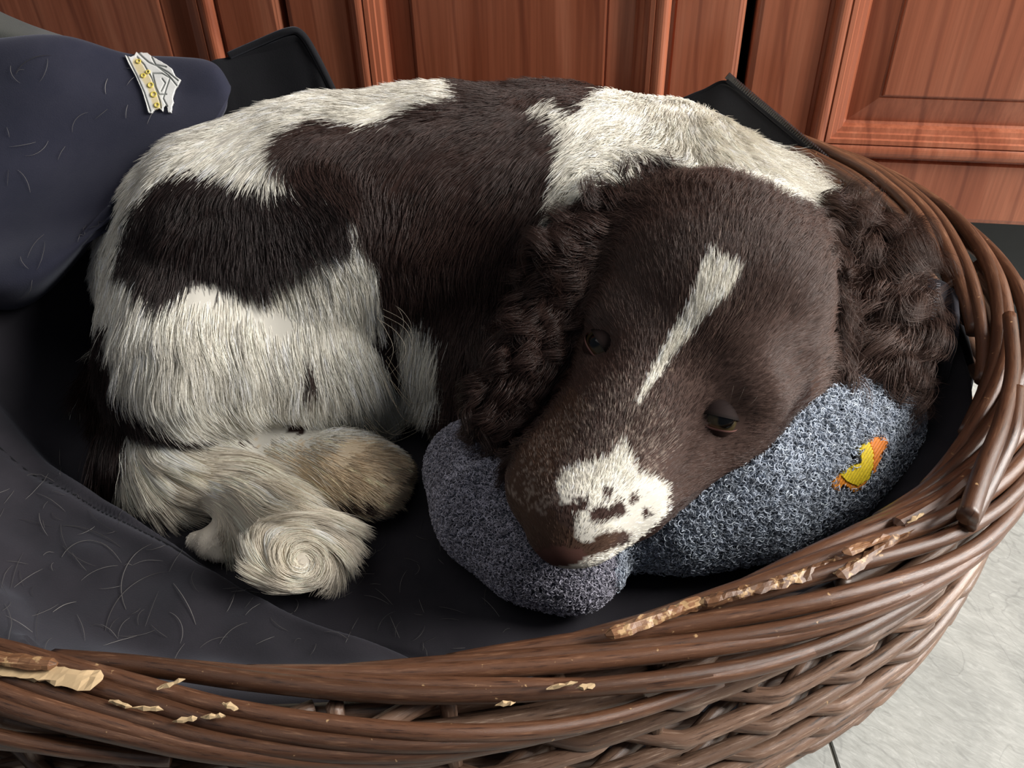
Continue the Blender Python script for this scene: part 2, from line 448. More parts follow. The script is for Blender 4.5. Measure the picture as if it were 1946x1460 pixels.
PER = _L[-1] + np.linalg.norm(_r[0] - _r[-1])
_s = np.linspace(0, PER, NR, endpoint=False)
RC = np.stack([np.interp(_s, np.append(_L, PER), np.append(_r[:, k], _r[0, k])) for k in range(3)], -1)
for _ in range(30): RC = 0.5 * RC + 0.25 * (np.roll(RC, 1, 0) + np.roll(RC, -1, 0))
_t = np.roll(RC, -1, 0) - np.roll(RC, 1, 0); _t[:, 2] = 0; _t /= np.linalg.norm(_t, axis=1)[:, None]
RT = _t; RN = np.stack([_t[:, 1], -_t[:, 0], 0 * _t[:, 0]], -1)      # outward normal (curve runs counter-clockwise)
def rim(s):
    i = np.asarray(s, float) / PER * NR; a = np.floor(i).astype(int); f = (i - a)[..., None]
    return RC[a % NR] * (1 - f) + RC[(a + 1) % NR] * f, RN[a % NR]
CTR = np.array([-.07, .53])
def rim_rho(x, y):
    """fraction of the way from the basket's centre to its rim, and rim height there"""
    th = np.arctan2(y - CTR[1], x - CTR[0]); rt = np.arctan2(RC[:, 1] - CTR[1], RC[:, 0] - CTR[0]); rr = np.hypot(RC[:, 0] - CTR[0], RC[:, 1] - CTR[1])
    o = np.argsort(rt); rt, rr_, rz = rt[o], rr[o], RC[o, 2]
    R = np.interp(th, rt, rr_, period=2 * math.pi); Z = np.interp(th, rt, rz, period=2 * math.pi)
    return np.hypot(x - CTR[0], y - CTR[1]) / R, Z

bc = (float(CTR[0]), float(CTR[1]), FLOOR)
basket = empty('dog_basket', bc, 'oval brown wicker dog basket with a chewed rim on the floor', 'basket')
# stakes
SP = PER / 40.0
HB = 0.016
def wall_point(s, v, off=0.0):
    """v 0 at the rim, 1 at the floor"""
    p, n = rim(s)
    z = p[..., 2] * (1 - v) + (FLOOR + 0.012) * v
    inn = -0.004 + 0.012 * np.sin(np.pi * np.clip(v, 0, 1)) - 0.008 * v ** 1.5
    q = p + n * (inn + off)[..., None] if np.ndim(inn) else p + n * (inn + off)
    q = np.array(q); q[..., 2] = z
    return q
for k in range(40):
    v = np.linspace(0.02, 1, 14); q = wall_point(np.full(14, k * SP), v)
    V, Fc, u = tube(q, 0.0048, 7, ref=(rim(k * SP)[1]))
    mesh_obj('stake', V, Fc, M_weave, basket, uv=u)
rnd = random.Random(12)
ROWS = 18
for r in range(ROWS):
    v0 = 0.075 + 0.91 * r / (ROWS - 1)
    s = rnd.uniform(0, .3); end = s + PER
    while s < end - 0.05:
        ln = min(rnd.uniform(.42, .8), end - s + 0.02)
        ns = int(ln / 0.005); ss = np.linspace(s, s + ln, ns)
        ph = ss / (3 * SP) * 2 * math.pi + r * 2 * math.pi / 3 + math.pi / 6
        off = 0.0092 * np.clip(np.cos(ph) * 1.5 + 0.35, -1, 1)
        dz = 0.0045 * np.sin(ph) + 0.0012 * np.sin(ss * 31 + r * 2.1)
        q = wall_point(ss, np.full(ns, v0) + 0.006 * np.sin(ss * 9 + r), off); q[:, 2] += dz
        q[:, 2] = np.maximum(q[:, 2], FLOOR + 0.006)
        rad = rnd.uniform(.0046, .0060) * np.linspace(1.08, 0.86, ns)
        V, Fc, u = tube(q, rad, 8, ref=(0, 0, 1), flat=0.9)
        mesh_obj('willow_rod', V, Fc, M_weave, basket, uv=u)
        s += ln - 0.02
# twisted border: each rod climbs out of the inside, runs over the top and ends on the outside
k = 0; s = 0.013
while s < PER - 0.02:
    ln = rnd.uniform(.40, .52); ns = int(ln / 0.006); t = np.linspace(0, 1, ns); ss = s + t * ln
    a = math.radians(rnd.uniform(168, 182)) - t * math.radians(rnd.uniform(205, 220)); br = 1 + 0.06 * np.sin(t * 9 + k)
    p, n = rim(ss)
    q = p + n * (np.cos(a) * 0.0235 * br)[:, None]; q[:, 2] += np.sin(a) * 0.0135 * br - 0.008 + 0.0012 * np.sin(t * 14 + k * 1.7)
    rad = rnd.uniform(.0048, .0061) * np.interp(t, [0, .06, 1], [1.0, 1.02, .8])
    V, Fc, u = tube(q, rad, 10)
    mesh_obj('rim_rod', V, Fc, M_wick, basket, uv=u)
    s += rnd.uniform(.049, .064); k += 1
# inner core rods under the border
for off, dz in ((-0.006, -0.016), (0.008, -0.018), (0.001, -0.026)):
    ss = np.linspace(0, PER, 500); p, n = rim(ss); q = p + n * off; q[:, 2] += dz
    V, Fc, u = tube(q, 0.0062, 8); mesh_obj('core_rod', V, Fc, M_weave, basket, uv=u)
# dark foot ring at the floor
ss = np.linspace(0, PER, 300); q = wall_point(ss, np.ones(300), 0.004 * np.ones(300)); q[:, 2] = FLOOR + 0.0055
V, Fc, u = tube(q, 0.0055, 8); o_ = mesh_obj('foot_ring', V, Fc, M_black, basket, uv=u); o_['label'] = 'black foot ring at the base'
# chewed, splintered places of the rim
def s_of(p):
    return float(np.argmin(np.hypot(RC[:, 0] - p[0], RC[:, 1] - p[1]))) / NR * PER
def gnawed(px0, py0, px1, py1, z, rad, mat=M_gnaw, jag=0.35, seed=0, flat=0.7):
    q0, q1 = Pz(px0, py0, z), Pz(px1, py1, z); s0, s1 = s_of(q0), s_of(q1)
    if s1 < s0: s1 += PER
    n = max(10, int((s1 - s0) / 0.003)); t = np.linspace(0, 1, n)
    p, nn = rim(s0 + t * (s1 - s0)); pa, na = rim(s0); pb, nb = rim(s1)
    o0 = (q0 - pa) @ na; o1 = (q1 - pb) @ nb
    q = p + nn * ((1 - t) * o0 + t * o1)[:, None]; q[:, 2] = z
    V, Fc, u = tube(q, rad, 8, flat=flat)
    g = np.random.default_rng(seed); V = V.reshape(n, 8, 3); c = q[:, None]
    rw = g.uniform(-1, .6, (n + 8, 8)); rw = sum(rw[k:k + n] for k in range(7)) / 7 * 2.2 + .35 * g.uniform(-1, .6, (n, 8)); f = 1 + jag * rw[..., None]; ends = np.interp(t, [0, .04, .96, 1], [.3, 1, 1, .3])[:, None, None]
    V = (c + (V - c) * f * ends).reshape(-1, 3)
    return mesh_obj('chewed_rod', V, Fc, mat, basket, uv=u, smooth=False)
gnawed(1150, 1208, 1340, 1140, .176, .0046, seed=1)
gnawed(1330, 1146, 1600, 1062, .178, .0048, seed=2, jag=.5)
gnawed(1590, 1095, 1735, 1000, .182, .0040, seed=3, jag=.5)
gnawed(1600, 1050, 1690, 1020, .186, .0032, seed=4, jag=.6)
gnawed(1700, 1000, 1850, 895, .183, .0050, M_wick, .08, 5)
g_ = gnawed(-60, 1258, 196, 1290, .176, .0062, M_pale, .5, 6, .35); g_['label'] = 'pale split wood'
gnawed(-60, 1245, 110, 1262, .180, .0042, M_gnaw, .3, 16)
for j, (x, y, z, l, a) in enumerate([(228, 1338, .172, .012, .4), (280, 1347, .172, .016, .1), (325, 1300, .178, .014, -.5), (352, 1368, .170, .012, -.2), (405, 1362, .171, .012, -.1), (438, 1342, .172, .009, .5),
                                     (1068, 1303, .172, .016, -.3), (1112, 1306, .168, .010, -.2), (960, 1338, .168, .010, -.2), (1640, 1120, .176, .012, -.5), (1740, 985, .188, .012, -.7), (1600, 1085, .182, .010, -.5)]):
    p = Pz(x, y, z); g = np.random.default_rng(j + 40); d = IR * math.cos(a) - IU * math.sin(a) * 1.0; d[2] *= .3; d /= np.linalg.norm(d)
    q = p + np.linspace(-.5, .5, 6)[:, None] * l * d; V, Fc, u = tube(q, [.0003, .0009, .0015, .0011, .0013, .0002], 5)
    V = V + g.normal(0, .0003, V.shape); o_ = mesh_obj('splinter', V, Fc, M_pale, basket, uv=u, smooth=False)
# thick stub rods crossing at the right of the rim
def stub(pts, r0, r1):
    q = catmull([Pz(*p) for p in pts], 24); V, Fc, u = tube(q, np.linspace(r0, r1, 24), 10); mesh_obj('rim_rod', V, Fc, M_wick, basket, uv=u)
stub([(1838, 985, .196), (1870, 890, .200), (1905, 800, .203), (1925, 700, .206), (1918, 600, .214)], .0060, .0046)
stub([(1838, 1000, .184), (1890, 900, .192), (1925, 820, .200), (1935, 740, .205)], .0050, .0044)

# ------------------------------------------------------------------ bedding
def seg_dist(x, y, poly):
    """signed distance to an open plan polyline, positive on its right"""
    best = np.full(x.shape, 1e9); sg = np.zeros(x.shape)
    for (ax_, ay_), (bx_, by_) in zip(poly[:-1], poly[1:]):
        dx, dy = bx_ - ax_, by_ - ay_; t = np.clip(((x - ax_) * dx + (y - ay_) * dy) / (dx * dx + dy * dy), 0, 1)
        d = np.hypot(x - ax_ - t * dx, y - ay_ - t * dy); m = d < best
        best = np.where(m, d, best); sg = np.where(m, np.where((x - ax_) * dy - (y - ay_) * dx > 0, 1.0, -1.0), sg)
    return best * sg
edge = [tuple(Pz(px, py, .088)[:2]) for px, py in [(-160, 690), (0, 795), (120, 875), (240, 950), (340, 1012), (450, 1085), (540, 1140), (640, 1180), (760, 1215), (1000, 1290), (1400, 1420)]]
seam = [tuple(Pz(px, py, .085)[:2]) for px, py in [(-160, 800), (0, 880), (110, 925), (220, 985), (330, 1040), (430, 1095), (560, 1158), (700, 1192), (800, 1214), (860, 1228)]]
crease = [tuple(Pz(px, py, .10)[:2]) for px, py in [(-120, 1040), (-20, 1090), (40, 1140), (70, 1190), (80, 1240)]]
def bed_height(x, y):
    rho, Z = rim_rho(x, y)
    sm = lambda a: np.clip(a, 0, 1) ** 2 * (3 - 2 * np.clip(a, 0, 1))
    z = BED - 0.004 + 0 * x
    z = z + (Z - 0.034 - BED) * sm((rho - 0.72) / 0.24)
    e = seg_dist(x, y, edge); fade = sm((0.02 - x) / 0.12)
    z = z + 0.026 * sm((e + 0.002) / 0.012) * fade * sm((1.02 - rho) / 0.25)
    sd = seg_dist(x, y, seam); z = z - 0.0045 * np.exp(-(sd / 0.0028) ** 2) + 0.002 * np.exp(-((sd - .008) / 0.006) ** 2)
    c = seg_dist(x, y, crease); z = z + 0.010 * sm((c + .004) / .014) * sm((x * -1 - .2) / .1)
    z = z + 0.0022 * np.sin(x * 47 + 3 * np.sin(y * 23)) * np.sin(y * 39 + 2 * np.sin(x * 19)) + 0.0009 * np.sin(x * 120 + y * 77 + 2 * np.sin(y * 60))
    return z
nth, nrh = 420, 150
th = np.linspace(0, 2 * math.pi, nth, endpoint=False); rt = np.arctan2(RC[:, 1] - CTR[1], RC[:, 0] - CTR[0]); rr = np.hypot(RC[:, 0] - CTR[0], RC[:, 1] - CTR[1]); o_ = np.argsort(rt)
Rth = np.interp(th, rt[o_], rr[o_], period=2 * math.pi)
rh = np.linspace(0.0, 0.952, nrh)[:, None]
X = CTR[0] + rh * (Rth * np.cos(th))[None]; Y = CTR[1] + rh * (Rth * np.sin(th))[None]
V = np.stack([X, Y, bed_height(X, Y)], -1).reshape(-1, 3)
i = np.arange(nrh - 1)[:, None] * nth; j = np.arange(nth)[None]; j2 = (j + 1) % nth
Fq = np.stack([i + j, i + nth + j, i + nth + j2, i + j2], -1).reshape(-1, 4)
# closed underside
V2 = V.copy(); V2[:, 2] = np.minimum(V2[:, 2] - 0.012, FLOOR + 0.03); nb = len(V)
last = (nrh - 1) * nth
side = np.stack([last + np.arange(nth), nb + last + np.arange(nth), nb + last + (np.arange(nth) + 1) % nth, last + (np.arange(nth) + 1) % nth], -1)
Fall = np.concatenate([Fq, Fq[:, ::-1] + nb, side])
mat_ = empty('bed_mattress', (bc[0], bc[1], FLOOR + .03), 'charcoal cloth mattress with a stitched seam lining the basket bottom', 'dog bed')
mattress = mesh_obj('cushion_cover', np.concatenate([V, V2]), Fall, M_mat, mat_)
sp = catmull([(*p, 0) for p in seam], 160); sp[:, 2] = bed_height(sp[:, 0], sp[:, 1]) + .0003
V, Fc, u = tube(sp, 0.0011, 6); mesh_obj('seam', V, Fc, M_black, mat_, uv=u)

def sheet(name, rows, mat, parent, nu=90, nv=70, wr=0.003, thick=0.004, seed=1, smooth_rows=True):
    """cloth lofted through rows of points, gently wrinkled, with real thickness"""
    g = np.array([catmull(r, nu) for r in rows]); G = np.array([catmull(g[:, k], nv) for k in range(nu)]).transpose(1, 0, 2)
    du = np.gradient(G, axis=1); dv = np.gradient(G, axis=0); n = np.cross(du, dv); n /= np.linalg.norm(n, axis=2)[:, :, None] + 1e-9
    if (n.reshape(-1, 3) @ np.array([0, -.5, .8])).mean() < 0: n = -n
    q = np.random.default_rng(seed); x, y, z = G[..., 0], G[..., 1], G[..., 2]; d = 0
    for k in range(7):
        a = q.uniform(0, 6.28); f = q.uniform(14, 60); b = q.uniform(-1, 1)
        d = d + (22 / f) * np.sin(f * (x * math.cos(a) + y * math.sin(a) + b * z) + q.uniform(0, 6) + 1.5 * np.sin(f * .45 * (x * math.sin(a) - z)))
    G = G + n * (wr * d / 2.5)[..., None]
    T = G.reshape(-1, 3); B = (G - n * thick).reshape(-1, 3); m = len(T)
    i = np.arange(nv - 1)[:, None] * nu; j = np.arange(nu - 1)[None]
    Fq = np.stack([i + j, i + j + 1, i + nu + j + 1, i + nu + j], -1).reshape(-1, 4)
    e = np.concatenate([np.arange(nu), nu - 1 + nu * np.arange(1, nv), (nv - 1) * nu + np.arange(nu - 2, -1, -1), nu * np.arange(nv - 2, 0, -1)]); e2 = np.roll(e, -1)
    S = np.stack([e, m + e, m + e2, e2], -1)
    o = mesh_obj(name, np.concatenate([T, B]), np.concatenate([Fq, Fq[:, ::-1] + m, S]), mat, parent)
    return o, G, n

# navy blanket over the left end
def R_(*p): return [Py(x, y, yy) for x, y, yy in p]
bl = empty('navy_blanket', (-.40, .66, .10), 'navy blue cloth blanket with a white and gold crest, heaped at the left', 'blanket')
rows = [R_((-260, 118, .80), (-100, 105, .80), (0, 92, .80), (130, 82, .80), (250, 104, .795), (340, 122, .79), (400, 140, .785), (424, 168, .78)),
        R_((-260, 100, .765), (-100, 90, .765), (0, 83, .765), (130, 74, .765), (250, 96, .765), (340, 112, .76), (405, 128, .755), (434, 168, .75)),
        R_((-260, 180, .74), (-100, 180, .74), (0, 170, .74), (130, 165, .735), (250, 175, .735), (335, 185, .735), (400, 195, .73), (428, 205, .725)),
        R_((-260, 300, .70), (-100, 300, .70), (0, 300, .70), (120, 295, .70), (220, 285, .70), (300, 270, .70), (350, 262, .70), (392, 262, .70)),
        R_((-260, 430, .64), (-100, 430, .64), (0, 430, .64), (90, 420, .64), (170, 400, .645), (240, 370, .65), (290, 335, .66), (335, 300, .675)),
        R_((-260, 560, .585), (-100, 560, .585), (0, 550, .585), (60, 535, .59), (110, 505, .60), (165, 460, .615), (220, 410, .635), (290, 345, .665)),
        [Pz(*q) for q in ((-260, 640, .125), (-100, 640, .125), (0, 625, .125), (50, 605, .128), (90, 570, .135), (150, 500, .15), (210, 440, .17), (285, 365, .2))],
        [Pz(*q) for q in ((-260, 720, .074), (-100, 720, .074), (0, 705, .074), (50, 690, .074), (100, 650, .076), (150, 590, .08), (215, 510, .09), (290, 420, .11))],
        [Pz(*q) for q in ((-260, 760, .066), (-100, 760, .066), (0, 740, .066), (60, 720, .066), (115, 680, .068), (170, 610, .07), (225, 530, .08), (300, 440, .1))]]
bo, BG, BN = sheet('blanket_cloth', rows, M_navy, bl, 120, 120, .0055, .006, 3)
rows = [R_((-260, -120, .80), (-120, -50, .80), (-20, 10, .80), (40, 38, .80), (90, 58, .80), (140, 76, .80)),
        R_((-260, -50, .775), (-120, 20, .775), (-20, 50, .775), (40, 66, .775), (90, 74, .775), (146, 84, .775)),
        R_((-260, 100, .77), (-120, 105, .77), (-20, 100, .77), (40, 98, .77), (90, 96, .77), (150, 96, .77))]
lo_, _, _ = sheet('lining', rows, M_greyc, bl, 50, 24, .001, .004, 5); lo_['label'] = 'grey green lining turned up'

# black zipped cover along the back and right
bk = empty('zip_cover', (.05, .74, .09), 'black zipped cushion cover bunched up behind the dog', 'cushion cover')
top = [(330, 190, .775), (395, 122, .78), (435, 108, .785), (490, 84, .79), (545, 62, .79), (572, 66, .79), (600, 108, .787), (640, 188, .785), (700, 215, .78), (850, 220, .78), (1000, 215, .775), (1150, 205, .77), (1260, 196, .765), (1330, 172, .76), (1382, 153, .752), (1440, 202, .742),
       (1500, 252, .73), (1570, 312, .715), (1640, 385, .69), (1700, 450, .665), (1760, 520, .63), (1800, 560, .605), (1830, 620, .57), (1850, 690, .53)]
t0 = R_(*top); back = []; mid_ = []; mid2 = []; bot = []
for p in t0:
    d = np.array([CTR[0] - p[0], CTR[1] - p[1], 0]); d /= np.linalg.norm(d); zb = 0.068
    back.append(p - d * 0.010 + np.array([0, 0, -.05])); mid_.append(p + d * 0.012 + np.array([0, 0, -(p[2] - zb) * .3])); mid2.append(p + d * 0.022 + np.array([0, 0, -(p[2] - zb) * .7]))
    q = p + d * 0.05; q[2] = zb; bot.append(q)
bo2, KG, KN = sheet('cover_cloth', [back, t0, mid_, mid2, bot], M_black, bk, 260, 50, .0022, .003, 9)
M_zip = plain('black_zip_teeth', lin(30, 30, 33), 0.35, 0.6); M_zips = plain('grey_zip_teeth', lin(150, 150, 155), 0.3, 0.6, .6)
def teeth(name, pts, n, size, mat, parent, updir=(0, 0, 1)):
    path = catmull(pts, n); T = np.gradient(path, axis=0); bm = bmesh.new()
    for k in range(n):
        t = Vector(T[k]).normalized(); u = Vector(updir); b_ = t.cross(u).normalized(); u = b_.cross(t)
        m = Matrix(((t[0], b_[0], u[0], path[k][0]), (t[1], b_[1], u[1], path[k][1]), (t[2], b_[2], u[2], path[k][2]), (0, 0, 0, 1)))
        r = bmesh.ops.create_cube(bm, size=1.0, matrix=m @ Matrix.Diagonal((*size, 1)))
    me = bpy.data.meshes.new(name); bm.to_mesh(me); bm.free(); o = link(bpy.data.objects.new(name, me), mat, parent); o['kind'] = 'stuff'; return o
zt = [p + np.array([0, 0, .004]) for p in R_(*top[14:20])]
teeth('zip_teeth', zt, 92, (.0016, .004, .005), M_zip, bk)
V, Fc, u = tube(catmull([p + np.array([0, 0, .001]) for p in R_(*top[14:20])], 90), .0026, 6); mesh_obj('zip_tape', V, Fc, M_black, bk, uv=u)
V, Fc, u = tube(catmull([p + np.array([0, 0, .001]) for p in R_(*top[2:8])], 60), .0032, 6); mesh_obj('piping', V, Fc, M_black, bk, uv=u)
# grey edged flap with a second zip beside the right ear
fl_rows = [[Pz(1760, 530, .205), Pz(1785, 532, .205), Pz(1806, 548, .203), Pz(1812, 600, .198)], [Pz(1758, 580, .19), Pz(1782, 590, .192), Pz(1804, 610, .188), Pz(1808, 650, .18)],
           [Pz(1745, 640, .165), Pz(1768, 655, .168), Pz(1790, 680, .165), Pz(1790, 720, .155)], [Pz(1725, 720, .13), Pz(1750, 740, .13), Pz(1768, 755, .13), Pz(1765, 780, .12)]]
fo, _, _ = sheet('flap', fl_rows, fabric_mat('faded_black_cloth', lin(38, 37, 42), lin(50, 48, 54)), bk, 24, 40, .0006, .004, 2)
teeth('zip_teeth', [Pz(1783, 540, .212), Pz(1780, 575, .204), Pz(1770, 612, .196)], 13, (.0009, .003, .0015), M_zips, bk)

# ------------------------------------------------------------------ fleece cushion
CZ = BED - 0.002
cu = Field((-0.12, 0.28, 0.03), (0.42, 0.66, 0.2), 0.003)
def cch(pts, k=.02):
    for (a, ra), (b, rb) in zip(pts[:-1], pts[1:]): cu.cone(a, b, ra, rb, k)
cch([rest(905, 895, 92, CZ), rest(945, 965, 102, CZ), rest(1030, 1030, 104, CZ), rest(1090, 1072, 84, CZ)])
cch([rest(1190, 955, 100, CZ), rest(1290, 945, 120, CZ), rest(1400, 900, 145, CZ), rest(1510, 850, 146, CZ), rest(1585, 800, 134, CZ), rest(1630, 775, 95, CZ)])
cch([rest(1080, 1020, 84, CZ), rest(1215, 965, 92, CZ)], .01)
CV, CFq = cu.mesh(); CV = smooth_mesh(CV, CFq, 5); CN = vnormals(CV, CFq); del cu
cush = empty('fleece_cushion', (.13, .45, CZ), 'blue grey fleece bolster cushion with a yellow duck motif under the dog\'s chin', 'cushion')
M_fleeceb = plain('fleece_backing', lin(104, 108, 118), 0.95, 0.1)
mesh_obj('cushion_body', CV, CFq, M_fleeceb, cush)
cbvh = BVHTree.FromPolygons([tuple(v) for v in CV], [tuple(int(i) for i in f) for f in CFq])

#DOG_BEGIN
fd = Field((-0.47, 0.24, 0.045), (0.40, 0.84, 0.36), 0.0028)
def chain(pts, k=0.02):
    for (a, ra), (b, rb) in zip(pts[:-1], pts[1:]): fd.cone(a, b, ra, rb, k)
# trunk, rump to shoulders
LF = 0.03
chain([rest(405, 520, 200, lift=0.01), rest(480, 480, 225, lift=0.02), rest(640, 440, 232, lift=LF), rest(850, 425, 238, lift=LF), rest(1060, 430, 240, lift=LF), rest(1240, 432, 215, lift=LF), rest(1345, 462, 180, lift=LF)], 0.03)
chain([rest(650, 480, 170), rest(850, 480, 180), rest(1060, 480, 180), rest(1240, 480, 180)], 0.04)
chain([rest(800, 640, 130), rest(950, 640, 150)], 0.04)
# thigh and stifle
th1, th2 = rest(415, 600, 200), rest(598, 496, 134, lift=0.072)
chain([th1, th2], 0.014)
chain([rest(400, 660, 185), rest(600, 690, 140)], 0.016)
chain([th2, rest(615, 690, 128, lift=0.012)], 0.014)
chain([rest(600, 720, 100), rest(690, 760, 62)], 0.02)
chain([rest(285, 700, 85), rest(400, 790, 70), rest(470, 850, 52)], 0.03)
# hind foot
chain([rest(430, 855, 48), rest(560, 885, 52), rest(650, 900, 66), rest(705, 908, 74)], 0.02)
for tx, ty, tr in [(752, 895, 38), (745, 925, 32), (708, 950, 33), (660, 955, 30)]:
    m = rest(680, 905, 50)
    chain([(m[0] * 0.5 + np.array(rest(tx, ty, tr)[0]) * 0.5, 0.013), rest(tx, ty, tr)], 0.006)
# other hind foot tucked under the tail
chain([rest(470, 1020, 30), rest(400, 1030, 28)], 0.01)
for tx, ty, tr in [(372, 1028, 20), (395, 1045, 20), (418, 1056, 17)]: chain([rest(420, 1030, 22), rest(tx, ty, tr)], 0.004)
# tail
chain([rest(225, 640, 40), rest(208, 740, 34), rest(240, 850, 42), rest(320, 895, 50), rest(420, 915, 50), rest(500, 970, 60, lift=0.004)], 0.02)
c_, r_ = rest(560, 1050, 78, lift=0.0)
fd.ell(c_ + np.array([0, 0, 0.004]), np.eye(3), (r_ * 1.1, r_ * 1.2, r_ * 0.8), 0.02)
# chest, breast, forelegs folded under the head
chain([rest(900, 620, 150), rest(960, 720, 130), rest(940, 770, 90)], 0.03)
# neck
nk = atz(1370, 450, 150, 0.225)
chain([rest(1240, 430, 200), nk], 0.03)
# ---- head
HC = Pz(1350, 555, 0.225); HN = Pz(1075, 1010, 0.172)
hf = HN - HC; hf /= np.linalg.norm(hf)
hs = Pz(1375, 795, 0.215) - Pz(1135, 650, 0.235); hs -= hf * (hs @ hf); hs /= np.linalg.norm(hs)
hu = np.cross(hs, hf); hu /= np.linalg.norm(hu)
if hu[2] < 0: hu = -hu
AX = np.stack([hf, hs, hu])
cr = 215 * depth(HC) / FPX
hd = Field((-0.47, 0.24, 0.045), (0.40, 0.84, 0.36), 0.0028)
hd.ell(HC, AX, (cr * 1.08, cr * 1.0, cr * 0.92), 0.02)
def hc(a, b, k=0.02): hd.cone(a[0], b[0], a[1], b[1], k)
hc(atz(1400, 600, 150, 0.21), atz(1455, 690, 112, 0.185), 0.03)     # right cheek
hc(atz(1455, 690, 105, 0.185), atz(1400, 790, 88, 0.178), 0.02)
hc(atz(1210, 600, 110, 0.205), atz(1165, 660, 70, 0.20), 0.02)       # left cheek
hc(atz(1350, 660, 100, 0.218), atz(1428, 742, 54, 0.211), 0.024)      # right brow
hc(atz(1230, 580, 95, 0.225), atz(1180, 610, 58, 0.228), 0.02)       # left brow
hc(atz(1230, 720, 88, 0.208), atz(1110, 955, 84, 0.176), 0.025)      # bridge
hc(atz(1290, 800, 80, 0.180), atz(1190, 930, 84, 0.160), 0.03)       # right flew
hc(atz(1330, 830, 70, 0.170), atz(1250, 900, 60, 0.158), 0.03)
hc(atz(1150, 770, 80, 0.185), atz(1055, 910, 82, 0.163), 0.03)       # left flew
hc(atz(1055, 930, 80, 0.163), atz(1072, 990, 68, 0.166), 0.02)
hc(atz(1170, 950, 76, 0.160), atz(1110, 1010, 55, 0.158), 0.02)
# ear flaps
hc(atz(1180, 425, 42, 0.262), atz(1100, 500, 54, 0.245), 0.012); hc(atz(1100, 500, 54, 0.245), atz(1030, 640, 62, 0.205), 0.012); hc(atz(1030, 640, 62, 0.205), atz(955, 765, 62, 0.17), 0.012)
hc(atz(1555, 430, 40, 0.222), atz(1625, 500, 50, 0.205), 0.006); hc(atz(1625, 500, 50, 0.205), atz(1660, 600, 56, 0.19), 0.006); hc(atz(1660, 600, 56, 0.19), atz(1660, 690, 48, 0.176), 0.006)
hc(atz(1085, 985, 58, 0.174), atz(1068, 1022, 44, 0.166), 0.014)     # nose block

for (ex_, ey_, zz, rr) in [(1300, 718, 0.252, 46), (1350, 765, 0.232, 26), (1195, 655, 0.262, 34), (1372, 800, 0.214, 24), (1138, 655, 0.232, 22)]:
    c, r = atz(ex_, ey_, rr, zz); hd.ell(c, AX, (r * 1.4, r * 1.0, r * 1.0), 0.01, cut=True)
hd.cone(*[atz(x, y, 6, z)[0] for x, y, z in [(1120, 1018, 0.190), (1130, 1034, 0.180)]], 0.003, 0.003, 0.004, True)
hd.cone(*[atz(x, y, 6, z)[0] for x, y, z in [(1318, 800, 0.2165), (1262, 880, 0.207)]], 0.004, 0.004, 0.012, True)
# seams between the toes
for (x0, y0, z0_), (x1, y1, z1_) in [((735, 915, .108), (795, 912, .088)), ((715, 930, .106), (745, 952, .082)), ((685, 935, .104), (692, 966, .080))]:
    fd.cone(Pz(x0, y0, z0_), Pz(x1, y1, z1_), .0015, .0028, .006, True)
hh_ = np.maximum(0.007 - np.abs(fd.D - hd.D), 0) / 0.007
fd.D = np.minimum(fd.D, hd.D) - hh_ * hh_ * 0.007 * 0.25
del hd
DV, DF = fd.mesh(); DV = smooth_mesh(DV, DF, 4); DN = vnormals(DV, DF)
bvh = BVHTree.FromPolygons([tuple(v) for v in DV], [tuple(int(i) for i in f) for f in DF])
def hit(px, py, tree=None):
    d = ray(px, py); d = d / np.linalg.norm(d)
    r = (tree or bvh).ray_cast(Vector(CAM), Vector(d))
    if r[0] is None: return None, None
    n = np.array(r[1]); n = n if n @ d < 0 else -n
    return np.array(r[0]), n

# ---- coat markings, one polygon per patch; some light and shade painted in too
def inpoly(x, y, poly):
    poly = np.asarray(poly, float); c = np.zeros(x.shape, bool); n = len(poly)
    for i in range(n):
        x1, y1 = poly[i]; x2, y2 = poly[(i + 1) % n]
        if y1 == y2: continue
        m = ((y1 > y) != (y2 > y)) & (x < (x2 - x1) * (y - y1) / (y2 - y1) + x1)
        c ^= m
    return c
LIVER = np.array(lin(60, 43, 38)); LIVERD = np.array(lin(44, 32, 30)); HEAD_LIT = np.array(lin(86, 67, 60)); CREAM = np.array(lin(242, 237, 224)); TAN = np.array(lin(232, 211, 180))
TAILC = np.array(lin(240, 230, 212)); EAR_LIT = np.array(lin(90, 70, 62)); MUZB = np.array(lin(90, 68, 56)); NOSEP = np.array(lin(104, 72, 64))
WHITES = [
 ([(60, 660), (110, 400), (240, 230), (390, 160), (560, 140), (700, 130), (860, 150), (885, 185), (800, 205), (700, 236), (620, 224), (545, 245), (522, 290), (540, 342), (600, 358), (660, 398), (715, 500), (730, 590), (765, 575), (800, 600), (834, 640), (846, 740), (800, 760), (900, 820), (880, 1000), (730, 1180), (380, 1200), (150, 1000)], CREAM),
 ([(1005, 196), (1060, 186), (1092, 216), (1180, 150), (1320, 150), (1460, 215), (1550, 330), (1505, 398), (1440, 365), (1330, 318), (1250, 335), (1190, 372), (1110, 392), (1050, 450), (1066, 340), (1080, 260), (1055, 215)], CREAM),
 ([(1345, 492), (1412, 520), (1385, 572), (1330, 622), (1280, 682), (1240, 735), (1212, 778), (1204, 772), (1235, 710), (1268, 650), (1308, 588)], CREAM),
 ([(1182, 838), (1212, 898), (1268, 922), (1268, 975), (1225, 1015), (1160, 1066), (1100, 1085), (1050, 1080), (1108, 1064), (1150, 1048), (1196, 1030), (1196, 1012), (1172, 1010), (1142, 1016), (1114, 1034), (1094, 1020), (1092, 992), (1070, 965), (1055, 925), (1070, 900), (1110, 882), (1158, 872)], CREAM),
]
